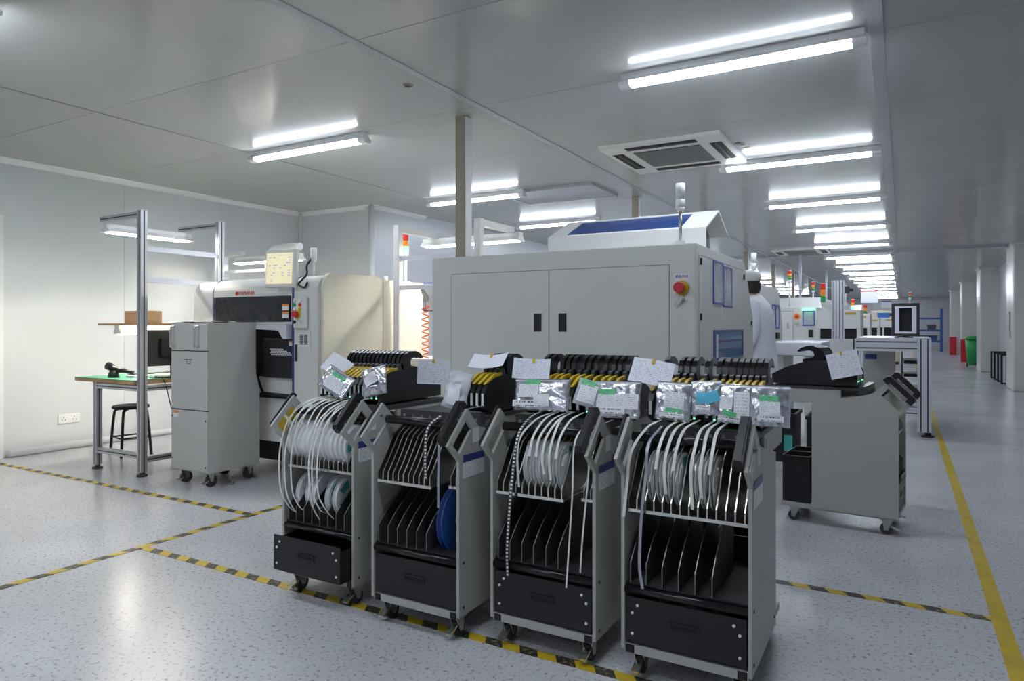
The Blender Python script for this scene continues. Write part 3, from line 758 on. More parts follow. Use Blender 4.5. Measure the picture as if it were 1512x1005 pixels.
# carrier tapes
def carrier(cart, pts, wd, label, group, m='tape'):
    loc, rz = CARTS[cart]; P0 = Vector(pts[0])
    b_ = B(); ribbon(b_, [p-P0 for p in spline(pts, 7)], wd)
    return tag(obj('carrier_tape', b_, m, None, T(loc, rz, *P0), (0, 0, rz)), label, 'carrier tape', group)
for k in range(8):
    xf = -.18+.038*k; xr = -.19+.0395*k
    carrier(1, [(xf+.06, .205, .875), (xf+.03, .13, .862), (xr+.005, .07, .835), (xr-.002, .030, .785), (xr-.003, .012, .745)], .0085, ORD[k]+' white tape from the left running onto the upper reels of the leftmost cart', 'tapes over the reels of the leftmost cart')
for k, (xr, zb, sw) in enumerate(((-.205, .36, .010), (-.17, .35, .0), (-.13, .37, .01), (-.02, .34, -.01), (.0, .38, .01), (.03, .36, .02))):
    carrier(1, [(xr+.09, .20, .872), (xr+.05, .10, .852), (xr+.02, .02, .79), (xr+.004, -.012, .70), (xr-.006, -.022, .60), (xr-.004, -.016, .47), (xr+.010+sw, .0, .40), (xr+.02+sw, .03, zb)], .0085, ORD[k]+' white tape from the left hanging in a loop down the leftmost cart', 'hanging tapes of the leftmost cart')
for k, (xf, xr, zb) in enumerate(((-.03, -.098, .60), (-.02, LSLOT(5), .72), (.02, LSLOT(6), .72), (.04, LSLOT(7), .66), (.03, LSLOT(8), .64), (.08, LSLOT(9), .72))):
    p = [(xf, .205, .868), ((xf+xr)/2, .10, .848), (xr, .030, .79), (xr-.006, .010, .72)]
    if zb < .7: p.append((xr-.002, .016, zb))
    carrier(3, p, .0095, ORD[k]+' white tape from the left curving onto a reel of the third cart', 'tapes of the third cart')
carrier(3, [(.155, .20, .86), (.145, .08, .84), (.128, .015, .78), (.126, .0, .60), (.115, -.004, .42), (.105, -.006, .27)], .006, 'thin pale carrier tape hanging straight down the right of the third cart', 'thin tapes of the third cart')
carrier(3, [(.20, .20, .85), (.185, .04, .82), (.178, .02, .66), (.165, .0, .45), (.155, .004, .33)], .006, 'second thin pale carrier tape at the right panel of the third cart', 'thin tapes of the third cart')
for k, (xf, xr, zb) in enumerate(((-.075, NSLOT(3), .72), (-.045, NSLOT(4), .64), (-.015, NSLOT(5), .72), (.035, NSLOT(7), .60), (.055, NSLOT(8), .64), (.085, NSLOT(9), .70))):
    p = [(xf+.015, .205, .868), ((xf+xr)/2, .10, .848), (xr, .030, .79), (xr-.006, .010, .72)]
    if zb < .7: p.append((xr-.002, .016, zb))
    carrier(4, p, .0105, ORD[k]+' white tape from the left curving onto a reel of the nearest cart', 'tapes of the nearest cart')
carrier(4, [(-.125, .18, .865), (-.155, .10, .845), (-.186, .02, .77), (-.196, .005, .66), (-.204, -.006, .55)], .0105, 'long white carrier tape hanging free at the left of the nearest cart', 'free tape of the nearest cart')
# dark dotted tapes
def dotted(cart, pts, wd, label):
    loc, rz = CARTS[cart]; P0 = Vector(pts[0]); path = [p-P0 for p in spline(pts, 12)]
    t = thing('dotted_tape', label, 'carrier tape', T(loc, rz, *P0), rz)
    b_ = B(); ribbon(b_, path, wd); obj('strip', b_, 'dark', t)
    b_ = B(); acc = 0; nxt = .008
    for p, q in zip(path[:-1], path[1:]):
        L_ = (q-p).length
        while nxt < acc+L_:
            c = p+(q-p)*((nxt-acc)/L_); d = (q-p).normalized(); n_ = d.cross(Vector((1, 0, 0))).normalized()
            ribbon(b_, [c-d*.0035+n_*.0012, c+d*.0035+n_*.0012], wd*.6, .0012); nxt += .014
        acc += L_
    o = obj('pockets', b_, 'white', t)
    return t
dotted(3, [(-.075, .17, .87), (-.098, .09, .845), (-.108, .02, .78), (-.118, -.004, .62), (-.126, -.014, .48), (-.132, -.016, .36), (-.134, -.008, .275)], .013, 'black carrier tape with white dots hanging down the left of the third cart')
dotted(2, [(.075, .08, .845), (.055, .02, .80), (.050, .01, .70), (.045, .02, .60)], .014, 'black carrier tape with pale dots hanging at the right of the second cart comb')
carrier(2, [(.20, .20, .88), (.14, .14, .86), (.115, .03, .80), (.112, .012, .66), (.112, .010, .50)], .010, 'grey carrier tape leading down to the large blue reel', 'tape of the second cart', 'tapeclear')
carrier(4, [(-.11, .12, .85), (-.125, .02, .80), (-.130, .008, .70), (-.14, -.004, .58), (-.15, .0, .40), (-.14, .004, .31)], .010, 'clear grey carrier tape dangling at the left of the nearest cart', 'clear tape of the nearest cart', 'tapeclear')

# papers and antistatic bags on the feeder banks
def sheet(label, center, wd, h, rot, bend=.02, m='paper', clip=True, bz=0.):
    me = uvgrid(wd, h, 10, 8, lambda x, z: bend*(x/wd*2)**2+bz*(z/h)**2*h, 'paper_sheet', m)
    t = thing('paper_sheet', label, 'paper', center); t.rotation_euler = rot
    obj('page', me, None, t)
    if clip:
        b_ = B(); box(b_, -.006, .006, -.003, -.001, -.018, .002); obj('yellow_tape', b_, 'yellow', t)
    return t
def W(u, v, Y):
    """photo pixel -> world point on the plane y = Y"""
    a = (u-756)/1008; b = (481-v)/1008; c, s = math.cos(TH), math.sin(TH)
    rx, ry = a*c-s, a*s+c; t = Y/ry
    return Vector((rx*t, Y, CAMH+b*t))
def bag(label, u0, u1, v0, v1, Y, rot=(R(-14), 0, 0), m='silver', seed=0, labels=(), depth=.008, crump=.006):
    """flat zip bag: two crumpled faces, tapering to the seams; labels follow its surface"""
    v0 += 5; v1 += 1; A = W(u0, v0, Y); Cc = W(u1, v1, Y); wd = Cc.x-A.x; h = A.z-Cc.z; h *= 1.03
    cx = (A.x+Cc.x)/2
    def f(x, z):
        ex = max(0, 1-(2*x/wd)**4); ez = max(0, 1-abs(2*z/h+1)**4)
        n_ = noise.noise(Vector((x*38+seed*7.3, z*38, seed)))*1.0+noise.noise(Vector((x*85, z*85+seed, 3.1+seed)))*.55
        return -(depth*ex*ez)-crump*n_*(.35+.65*ex*ez)
    nx, ny = 20, 18; V = []; Fc = []
    for side in (0, 1):
        for j in range(ny+1):
            for i in range(nx+1):
                x = -wd/2+wd*i/nx; z = -h*j/ny; p = f(x, z)
                wob = .004*noise.noise(Vector((z*30, seed, 1)))*(1 if i in (0, nx) else 0)
                V.append((x+wob, p if side == 0 else p*.2+.004, z))
    off = (nx+1)*(ny+1)
    for side in (0, 1):
        for j in range(ny):
            for i in range(nx):
                a = side*off+j*(nx+1)+i; q = (a, a+nx+1, a+nx+2, a+1); Fc.append(q if side == 0 else q[::-1])
    for i in range(nx):
        Fc.append((i, i+1, off+i+1, off+i)); a = ny*(nx+1)+i; Fc.append((a+1, a, off+a, off+a+1))
    for j in range(ny):
        a = j*(nx+1); Fc.append((a+nx+1, a, off+a, off+a+nx+1)); a += nx; Fc.append((a, a+nx+1, off+a+nx+1, off+a))
    me = bpy.data.meshes.new('bag_film'); me.from_pydata(V, [], Fc); me.materials.append(M[m])
    for p in me.polygons: p.use_smooth = True
    t = thing('component_bag', label, 'bag', (cx, Y, A.z)); t.rotation_euler = rot
    obj('bag_film', me, None, t)
    b_ = B(); box(b_, -wd*.49, wd*.49, -.0045, -.0025, -.010, -.004); obj('zip_seal', b_, 'clearbag', t)
    for (nm, lx, lz, lw, lh, lm, an) in labels:
        ca, sa = math.cos(an), math.sin(an)
        def g(x, z):
            zz = z+lh*h/2; X = lx*wd/2+ca*x-sa*zz; Z = -h*(.5-lz/2)+sa*x+ca*zz
            mn = min(f(X+dx, Z+dz) for dx in (-.006, 0, .006) for dz in (-.006, 0, .006))
            return (X, mn-.0012, Z)
        me = uvgrid(lw*wd, lh*h, 6, 5, g, nm, lm); obj(nm, me, None, t)
    return t
WL_, GL_, BC_ = 'white_label', 'green_label', 'barcode_strip'
bag('silver antistatic bag with a white and green label tilted over the leftmost cart', 487, 527, 543, 584, 2.345, (R(-25), R(24), 0), seed=1, labels=((WL_, 0, -.25, .62, .5, 'label', 0), (GL_, .0, .5, .5, .16, 'greenlabel', 0)))
bag('crumpled silver bag hanging in the middle of the leftmost cart feeders', 534, 569, 536, 584, 2.345, (R(-12), R(-14), 0), seed=2, crump=.014, depth=.014, labels=((WL_, -.05, .1, .5, .4, 'label', .4),))
bag('clear film bag with white contents at the left of the second cart feeders', 666, 699, 543, 604, 2.335, (R(-10), R(12), 0), 'clearbag', seed=3, crump=.014, depth=.016, labels=(('white_slip', 0, -.2, .55, .55, 'paperplain', .1),))
bag('wide silver antistatic bag with white and green labels on the left of the third cart', 762, 842, 553, 607, 2.385, (R(-14), R(-2), 0), seed=4, labels=((WL_, -.45, .25, .36, .42, 'label', 0), (GL_, -.3, .80, .28, .15, 'greenlabel', 0), (BC_, -.42, -.55, .62, .2, 'barcode', 0), ('white_slip', .05, -.35, .28, .38, 'label', .05)))
bag('silver bag covered with slips and a green label on the right of the third cart', 880, 947, 556, 617, 2.385, (R(-14), R(-1), 0), seed=5, labels=((WL_, -.45, -.1, .42, .36, 'label', 0), ('white_slip', .45, -.1, .5, .4, 'label', 0), (GL_, -.45, .38, .4, .16, 'greenlabel', 0), (BC_, -.3, -.62, .7, .16, 'barcode', 0)))
bag('slim clear bag with a green code label left of the slip covered bag', 856, 893, 556, 600, 2.380, (R(-16), R(12), 0), 'clearbag', seed=6, labels=((WL_, 0, -.05, .7, .7, 'label', 0), (GL_, -.15, .75, .6, .22, 'greenlabel', 0)))
bag('silver bag with white label and low green label on the nearest cart', 971, 1023, 558, 620, 2.395, (R(-12), R(2), 0), seed=7, labels=((WL_, .1, .05, .55, .42, 'label', -.03), (GL_, .08, -.45, .46, .12, 'greenlabel', .04), (BC_, .0, -.75, .7, .12, 'barcode', 0)))
bag('silver bag with a cyan sticker hanging on the nearest cart', 1021, 1066, 556, 612, 2.395, (R(-12), R(-3), 0), seed=8, labels=(('cyan_label', -.15, .0, .5, .32, 'cyanst', -.05), ('cyan_slip', .45, .05, .4, .32, 'cyanst', .3), (BC_, -.2, -.6, .5, .16, 'barcode', -.1)))
bag('grey silver bag with two white slips left of the end bag on the nearest cart', 1063, 1112, 561, 624, 2.395, (R(-12), R(2), 0), seed=9, labels=(('white_slip', .45, -.05, .45, .66, 'label', .05), (WL_, -.5, .0, .4, .32, 'label', 0), (GL_, -.2, -.55, .42, .14, 'greenlabel', -.2), (BC_, -.2, -.8, .75, .12, 'barcode', -.08)))
bag('shiny silver antistatic bag at the right end of the nearest cart', 1109, 1168, 563, 629, 2.37, (R(-10), 0, 0), seed=10, labels=((WL_, .0, -.12, .52, .34, 'label', 0), (GL_, -.05, .35, .48, .15, 'greenlabel', 0), (BC_, .05, -.62, .66, .14, 'barcode', 0)))
sheet('white folded sheet on the left tip of the leftmost cart feeders', W(507, 527, 2.46), .13, .10, (R(-38), R(26), R(10)), .01, 'paperplain', False)
sheet('white printed form hanging on the side of the leftmost cart feeders', (-1.985, 2.70, 1.035), .155, .118, (R(-6), R(2), R(32)), .006)
sheet('white sheet draped over the feeders of the second front cart', W(727, 524, 2.52), .165, .085, (R(-52), R(-3), R(5)), -.012, 'paperplain')
sheet('curled white form on the feeders at the left of the third front cart', W(789, 530, 2.47), .165, .085, (R(-12), R(1), R(3)), -.022)
sheet('white printed form between the third and nearest front carts', W(966, 531, 2.47), .165, .095, (R(-22), R(8), R(-4)), .008)
c5 = Vector(T(*CARTS[5], -.22, .30, 1.045))
sheet('white printed form tilted on the feeders of the side-on cart', c5, .17, .15, (R(-4), R(-14), 0), .008)

for (cart, x0, x1, zz, lab) in ((3, -.02, .17, .262, 'pale plastic film scraps bulging out of the drawer of the third cart'), (4, -.10, .15, .262, 'pale plastic film scraps in the drawer of the nearest cart')):
    me = uvgrid(x1-x0, .12, 22, 12, lambda x, z: (x, z+.12, .022*noise.noise(Vector((x*28, z*30, cart)))+.012*noise.noise(Vector((x*70, z*70, cart)))), 'film_scraps', 'clearbag')
    loc, rz = CARTS[cart]
    t = thing('film_scraps', lab, 'plastic film', T(loc, rz, (x0+x1)/2, .05, zz)); obj('crumpled_film', me, None, t)
# ------------------------------------------------------------------ the big machine in the middle
t = thing('printing_machine', 'large pale grey enclosed machine with twin doors and a blue windowed hood', 'machine', (-2.735, 3.70, 0))
MW, MZ = 1.765, 1.65
b_ = B(); prism(b_, [(0, .12), (0, MZ), (1.30, MZ), (1.62, 1.26), (1.62, .12)], 'x', 0, MW)
bmesh.ops.bevel(b_, geom=b_.edges[:], offset=.006, segments=2, affect='EDGES'); obj('body', b_, 'paint', t)
b_ = B(); box(b_, .04, MW-.04, .05, 1.55, .04, .12); obj('plinth', b_, 'dark', t)
for xx in (.12, MW-.12):
    for yy in (.12, 1.45): b_ = B(); cyl(b_, (xx, yy, 0), (xx, yy, .04), .04, .03); obj('foot', b_, 'steel', t)
X1 = lambda x: x+2.735
for (x0, x1, hx) in ((-2.575, -1.860, -1.934), (-1.856, -1.119, -1.766)):
    b_ = B(); boxb(b_, X1(x0), X1(x1), -.004, 0, .62, 1.536, .0015, 1); d = obj('door', b_, 'paint', t)
    b_ = B(); frame_prism(b_, [(X1(hx)-.036, 1.155), (X1(hx)+.036, 1.155), (X1(hx)+.036, 1.285), (X1(hx)-.036, 1.285)], [(X1(hx)-.027, 1.165), (X1(hx)+.027, 1.165), (X1(hx)+.027, 1.275), (X1(hx)-.027, 1.275)], 'y', -.007, -.004); h = obj('handle_rim', b_, 'paint', d)
    b_ = B(); box(b_, X1(hx)-.027, X1(hx)+.027, -.0062, -.0042, 1.165, 1.275); obj('handle_recess', b_, 'blackm', d)
b_ = B()
for x_ in (-2.577, -1.858, -1.117): box(b_, X1(x_)-.0022, X1(x_)+.0022, -.0012, .0, .62, 1.538)
box(b_, X1(-2.577), X1(-1.117), -.0012, 0, 1.536, 1.5405); obj('door_gap', b_, 'seam', t)
# emergency stop, key switch, label plate
b_ = B(); cyl(b_, (X1(-1.046), -.012, 1.408), (X1(-1.046), 0, 1.408), .040, seg=28); e = obj('emergency_stop', b_, 'yellow', t)
b_ = B(); cyl(b_, (X1(-1.05), -.045, 1.408), (X1(-1.05), -.012, 1.408), .020, seg=20); cyl(b_, (X1(-1.052), -.060, 1.408), (X1(-1.05), -.04, 1.408), .029, .031, seg=24); obj('red_button', b_, 'red', e)
b_ = B(); cyl(b_, (X1(-1.05), -.012, 1.345), (X1(-1.05), 0, 1.345), .018); cyl(b_, (X1(-1.05), -.03, 1.345), (X1(-1.05), -.01, 1.345), .012); prism(b_, [(X1(-1.058), 1.35), (X1(-1.05), 1.357), (X1(-1.075), 1.305), (X1(-1.086), 1.312)], 'y', -.036, -.028); obj('key_switch', b_, 'steel', t)
q = quad_label('name_plate', .085, .038, 'paperplain', t, (X1(-1.048), -.0015, 1.468))
text('plate_lettering', '紧急开关', .018, 'dark', q, (0, -.0008, 0))
# right hand side: door panel, hinges, document pockets, blue window
S = MW
b_ = B(); prism(b_, [(.05, .60), (.05, 1.585), (1.255, 1.585), (1.545, 1.24), (1.565, .60)], 'x', S+.0005, S+.004); sd = obj('side_door', b_, 'paint', t)
for (yy, zz) in ((.075, 1.555), (.075, 1.25), (1.25, 1.54), (1.52, 1.22)):
    b_ = B(); box(b_, S+.004, S+.012, yy-.008, yy+.008, zz-.018, zz+.018); obj('hinge', b_, 'black', sd)
b_ = B(); box(b_, S, S+.0012, .045, 1.25, 1.588, 1.592); obj('side_gap', b_, 'seam', sd)
for k, y0 in enumerate((.36, .615)):
    wv = .25; z0, z1 = 1.33-.012*k, 1.585-.012*k
    b_ = B(); frame_prism(b_, [(y0, z0), (y0+wv, z0), (y0+wv, z1), (y0, z1)], [(y0+.012, z0+.012), (y0+wv-.012, z0+.012), (y0+wv-.012, z1-.012), (y0+.012, z1-.012)], 'x', S+.004, S+.010); p = obj('document_pocket', b_, 'blueframe', t)
    b_ = B()
    ny = 10
    me = uvgrid(wv-.02, z1-z0-.02, 12, 10, lambda x, z: .004*noise.noise(Vector((x*25, z*12, k))), 'pocket_film', 'pocket')
    obj('pocket_film', me, None, p, (S+.011, y0+wv/2, z1-.01), (0, 0, PI/2))
b_ = B(); box(b_, S+.004, S+.0065, .58, .60, 1.235, 1.325); obj('side_tag', b_, 'label', t)
b_ = B(); frame_prism(b_, [(.37, .985), (1.20, .985), (1.20, 1.175), (.37, 1.175)], [(.385, 1.0), (1.185, 1.0), (1.185, 1.16), (.385, 1.16)], 'x', S+.004, S+.012); wdw = obj('side_window', b_, 'navy', t)
b_ = B(); box(b_, S+.005, S+.009, .385, 1.185, 1.0, 1.16); obj('blue_pane', b_, 'bluepane', wdw)
b_ = B(); box(b_, S+.010, S+.014, .41, .45, 1.01, 1.15); obj('white_reflector', b_, 'white', wdw)
for zz in (1.05, 1.10): b_ = B(); box(b_, S+.010, S+.013, .47, 1.17, zz, zz+.008); obj('window_bar', b_, 'navy', wdw)
# hood
hx0, hx1 = .63, 1.70
b_ = B()
def hp(x, i): return [(x, .47, MZ), (x+(0.01 if x < 1 else -.01), .47, 1.80), (x+(.07 if x < 1 else 0), .81, 1.95), (x, 1.09, 1.82), (x, 1.09, 1.79)][i]
# front wall, sloped front roof with opening, rear slope, as sheet metal of 12 mm
prism(b_, [(.47, MZ), (.47, 1.80), (.482, 1.805), (.482, MZ)], 'x', hx0, hx1)
sl = [(.472, 1.80), (.81, 1.95), (.81, 1.938), (.476, 1.789)]
def sloped(bm, x0, x1, ta, tb):
    a = Vector((.472, 1.80)).lerp(Vector((.81, 1.95)), ta); c = Vector((.472, 1.80)).lerp(Vector((.81, 1.95)), tb)
    prism(bm, [(a.x, a.y), (c.x, c.y), (c.x, c.y-.012), (a.x, a.y-.012)], 'x', x0, x1)
sloped(b_, hx0, hx1, 0, .10); sloped(b_, hx0, hx1, .92, 1); sloped(b_, hx0, hx0+.12, .10, .92); sloped(b_, hx1-.16, hx1, .10, .92)
prism(b_, [(.81, 1.95), (1.09, 1.82), (1.085, 1.808), (.81, 1.936)], 'x', hx0, hx1)
prism(b_, [(.482, MZ), (.482, 1.79), (.81, 1.936), (1.085, 1.808), (1.085, MZ)], 'x', hx0, hx0+.01)
hd = obj('hood', b_, 'paintw', t)
b_ = B(); a = Vector((.472, 1.80)).lerp(Vector((.81, 1.95)), .1); c = Vector((.472, 1.80)).lerp(Vector((.81, 1.95)), .92)
prism(b_, [(a.x, a.y-.004), (c.x, c.y-.004), (c.x, c.y-.009), (a.x, a.y-.009)], 'x', hx0+.12, hx1-.16); obj('hood_window', b_, 'bluewin', hd)
b_ = B(); prism(b_, [(.60, MZ), (.60, 1.80), (.80, 1.89), (.98, 1.80), (.98, MZ)], 'x', hx0+.02, hx1-.10); obj('inner_cover', b_, 'dark', hd)
# white signal lamp on a rod
tl = thing('signal_lamp', 'white cylindrical signal lamp on a steel rod above the big machine', 'signal light', (-1.085, 3.80, MZ))
b_ = B(); box(b_, -.03, .03, -.02, .02, 0, .03); obj('bracket', b_, 'white', tl)
b_ = B(); cyl(b_, (0, 0, .02), (0, 0, .20), .009); obj('rod', b_, 'steel', tl)
b_ = B(); cyl(b_, (0, 0, .19), (0, 0, .215), .016, .026, seg=24); cyl(b_, (0, 0, .215), (0, 0, .26), .026, seg=24); obj('socket', b_, 'white', tl)
b_ = B(); cyl(b_, (0, 0, .261), (0, 0, .35), .0255, seg=24); obj('lens', b_, 'white', tl)

# ------------------------------------------------------------------ mounter at the left with the red maker's name
t = thing('component_mounter', 'pale grey chip mounter with black film covered window and red lettering', 'machine', (-5.235, 3.70, 0))
# local: x 0..1.475 , y 0 front .. 1.33
WX, DY, ZT = 1.475, 1.33, 1.585
def rounded_profile(z0, zt, r, dy, n_=7):
    return [(0, z0), (0, zt-r)]+[(r-r*math.cos(k*PI/2/n_), zt-r+r*math.sin(k*PI/2/n_)) for k in range(1, n_+1)]+[(dy, zt), (dy, z0)]
b_ = B(); prism(b_, rounded_profile(1.215, ZT, .12, DY), 'x', .255, 1.175); obj('top_cover', b_, 'paint', t)
b_ = B(); prism(b_, rounded_profile(.62, ZT-.01, .12, DY), 'x', 0, .24); obj('left_end_cover', b_, 'paintw', t)
b_ = B(); prism(b_, rounded_profile(.25, ZT, .12, .30), 'x', 1.20, WX-.03); obj('right_column', b_, 'paint', t)
b_ = B(); prism(b_, [(.03, .25), (.03, ZT-.10)]+[(.13-.10*math.cos(k*PI/12), ZT-.10+.12*math.sin(k*PI/12)) for k in range(1, 7)]+[(.62, ZT+.02), (.70, ZT), (DY, ZT), (DY, .25)], 'x', WX-.028, WX); sp = obj('side_cover', b_, 'warmlit', t)
b_ = B(); box(b_, 1.20, WX-.029, .31, DY-.01, .25, ZT-.01); obj('rear_body', b_, 'paintw', t)
b_ = B(); box(b_, WX, WX+.0015, .70, .703, .5, 1.58); obj('side_seam', b_, 'seam', sp)
for k, x_ in enumerate((.241, 1.176)):
    b_ = B(); prism(b_, rounded_profile(.30 if k else .62, ZT+.004, .122, DY*.5), 'x', x_, x_+.013+.01*k); obj('navy_trim', b_, 'navy', t)
# film covered window
b_ = B(); box(b_, .262, 1.168, -.004, .0, 1.235, 1.43); wdw = obj('window', b_, 'blackg', t)
me = uvgrid(.90, .20, 40, 12, lambda x, z: -.006-.004*noise.noise(Vector((x*14, z*40, 1.7)))-.002*noise.noise(Vector((x*50, z*90, 5))), 'protective_film', 'film'); obj('protective_film', me, None, wdw, (.715, 0, 1.433))
for zz in (1.345, 1.285): warn_label(wdw, (1.12, -.016, zz), .07, .05)
text('maker_name', 'YAMAHA', .042, 'red', t, (.66, -.004, 1.462), (PI/2-.15, 0, 0), .0015, sx=1.15)
b_ = B(); cyl(b_, (.545, -.004, 1.462), (.545, .006, 1.462), .016, seg=20); obj('maker_emblem', b_, 'red', t)
# opening below: ledge, dark recess with perforated panel
b_ = B(); prism(b_, [(.83, 1.212), (1.17, 1.212), (1.17, 1.10), (1.13, 1.10), (1.08, 1.165), (.83, 1.175)], 'y', -.05, .05); obj('ledge', b_, 'aluw', t)
b_ = B(); box(b_, .26, 1.175, .10, .14, .62, 1.21); obj('recess_back', b_, 'blackm', t)
b_ = B(); boxb(b_, .79, 1.16, .05, .09, .79, 1.10, .01, 2); pp = obj('perforated_panel', b_, 'perf', t)
b_ = B()
for r_ in range(4):
    for c_ in range(9):
        x_ = .885+.026*c_+(.013 if r_ % 2 else 0)
        if 0 <= c_ < 9-(3-r_ if r_ < 2 else 0)*1: box(b_, x_-.009, x_+.009, .0475, .0505, 1.012-.014*r_, 1.020-.014*r_)
obj('painted_lit_slots', b_, 'white', pp)  # white colour stands in for light showing through the top rows
warn_label(pp, (1.12, .045, 1.065), .055, .04)
b_ = B(); tube(b_, spline([(.92, .06, 1.165), (.92, .02, 1.14), (1.0, .02, 1.14), (1.0, .06, 1.165)], 4), .006); obj('pull_handle', b_, 'blackg', t)
b_ = B(); box(b_, .70, 1.175, .09, .13, .66, .79); obj('middle_panel', b_, 'paint', t)
b_ = B(); tube(b_, [(.73, .06, .86), (.73, .05, .78), (.80, .045, .665), (1.17, .045, .655)], .012); obj('black_gasket', b_, 'blackg', t)
# base
b_ = B(); box(b_, .05, 1.19, .12, DY, .27, .65); base = obj('base', b_, 'paintw', t)
b_ = B(); box(b_, .12, WX-.05, .2, DY-.05, .10, .27); obj('underframe', b_, 'blackm', t)
for xx in (.25, .75, 1.3):
    for yy in (.3, 1.15): b_ = B(); cyl(b_, (xx, yy, 0), (xx, yy, .02), .045); cyl(b_, (xx, yy, .02), (xx, yy, .12), .016); obj('levelling_foot', b_, 'steel', t)
# control panel
b_ = B(); boxb(b_, 1.215, 1.355, -.03, .0, 1.18, 1.415, .012, 3); cp = obj('control_panel', b_, 'paint', t)
for (x_, z_, m_) in ((1.238, 1.39, 'aluw'), (1.295, 1.39, 'white'), (1.238, 1.36, 'greenlens'), (1.295, 1.36, 'redlens'), (1.238, 1.33, 'white'), (1.295, 1.33, 'yellow'), (1.238, 1.23, 'black'), (1.295, 1.23, 'aluw')):
    b_ = B(); cyl(b_, (x_, -.038, z_), (x_, -.03, z_), .013, seg=18); obj('push_button', b_, m_, cp)
b_ = B(); cyl(b_, (1.268, -.036, 1.288), (1.268, -.03, 1.288), .034, seg=24); es = obj('stop_collar', b_, 'yellow', cp)
b_ = B(); cyl(b_, (1.266, -.07, 1.288), (1.266, -.036, 1.288), .024, .02, seg=20); obj('stop_button', b_, 'red', es)
b_ = B(); box(b_, 1.245, 1.375, -.006, 0, 1.025, 1.165); vp = obj('vent_plate', b_, 'paint', t)
for k in range(2):
    b_ = B()
    for j in range(7): box(b_, 1.268+.045*k, 1.302+.045*k, -.0075, -.006, 1.06+.011*j, 1.067+.011*j)
    obj('vent_slots', b_, 'dark', vp)
b_ = B(); box(b_, 1.226, 1.234, -.02, 0, .93, 1.06); obj('slim_handle', b_, 'dark', t)
# touch monitor on an arm
b_ = B(); boxb(b_, -.135, .135, -.02, .02, -.145, .145, .008, 2); mo = obj('touch_monitor', b_, 'paint', t, (1.135, -.06, 1.635), (R(-4), 0, R(14)))
me = uvgrid(.225, .235, 1, 1, lambda x, z: 0, 'screen', 'screen'); obj('screen', me, None, mo, (-.01, -.0215, .118))
b_ = B(); box(b_, -.03, .03, .02, .07, -.10, .02); obj('monitor_mount', b_, 'aluw', mo)
# clear lamp and cable on the top
b_ = B(); cyl(b_, (1.30, .10, ZT-.05), (1.30, .10, 1.70), .008); cyl(b_, (1.30, .10, 1.70), (1.30, .10, 1.80), .024, seg=20); obj('clear_lamp', b_, 'reelc', t)
b_ = B(); tube(b_, spline([(1.30, .085, 1.72), (1.27, .06, 1.66), (1.29, .04, 1.59), (1.27, -.02, 1.52), (1.33, -.02, 1.49), (1.34, 0, 1.53)], 6), .008); obj('coiled_cable', b_, 'black', t)
b_ = B(); cyl(b_, (1.30, .95, ZT), (1.30, .95, ZT+.05), .015); obj('top_plug', b_, 'reelc', t)
tower_light('signal_tower', 'red amber green signal tower standing on the back of the mounter', (-3.855, 4.82, ZT), .22, .026, ('greenlit', 'amberlens', 'redlens'), .055)

# ------------------------------------------------------------------ cabinet on wheels in front of the mounter
t = thing('wheeled_cabinet', 'grey metal cabinet on casters with two chrome pull handles', 'cabinet', (-4.845, 3.235, 0))
b_ = B(); prism(b_, [(0, .115), (0, 1.225), (.42, 1.225), (.42, .83), (.455, .70), (.455, .115)], 'x', 0, .435); obj('body', b_, 'cabg', t)
for (z0, z1, nm) in ((1.017, 1.215, 'upper_panel'), (.576, 1.010, 'middle_panel'), (.125, .569, 'lower_panel')):
    b_ = B(); boxb(b_, .004, .431, -.008, -.0005, z0, z1, .002, 1); p = obj(nm, b_, 'cabg', t)
    if nm == 'upper_panel':
        for x_ in (.05, .335):
            b_ = B(); tube(b_, spline([(x_, -.008, 1.195), (x_, -.035, 1.195), (x_, -.045, 1.18), (x_, -.045, 1.06), (x_, -.035, 1.045), (x_, -.008, 1.045)], 6), .009, 10); obj('pull_handle', b_, 'chrome', p)
    elif nm == 'middle_panel':
        b_ = B(); box(b_, .16, .255, -.0095, -.008, .945, .95); box(b_, .19, .235, -.0095, -.008, .918, .922); box(b_, .19, .193, -.0095, -.008, .922, .945); box(b_, .232, .235, -.0095, -.008, .922, .945); obj('logo_mark', b_, 'dark', p)
    else:
        warn_label(p, (.06, -.0095, .535), .06, .05)
        b_ = B()
        for (x_, z_) in ((.02, .52), (.41, .50), (.02, .20), (.41, .16)): cyl(b_, (x_, -.011, z_), (x_, -.008, z_), .007, seg=10)
        obj('screws', b_, 'dark', p)
for zz in (1.0105, .5695): b_ = B(); box(b_, 0, .435, -.004, -.0002, zz, zz+.006); obj('panel_gap', b_, 'blackm', t)
b_ = B()
for k in range(9): box(b_, -.0015, 0, .02, .06, .70+.016*k, .708+.016*k)
obj('side_louvers', b_, 'dark', t)
for (xx, yy) in ((.07, .06), (.36, .06), (.36, .40), (.07, .40)): caster(t, xx, yy, .045, .115, brake=yy < .1)
for (xx, yy) in ((.41, .20), (.41, .42)): b_ = B(); cyl(b_, (xx, yy, 0), (xx, yy, .012), .03); cyl(b_, (xx, yy, .012), (xx, yy, .115), .008); obj('levelling_foot', b_, 'steel', t)
me = uvgrid(.30, .22, 8, 6, lambda x, z: (x, z, .012+.010*noise.noise(Vector((x*9, z*9, 2)))), 'paper_sheet', 'paperplain')
pt = thing('loose_papers', 'loose white papers lying on the left of the grey cabinet top', 'paper', (-4.73, 3.57, 1.226), .3); obj('page', me, None, pt)
b_ = B(); box(b_, -.10, .10, -.20, -.04, .0, .004); obj('folder', b_, 'black', pt)

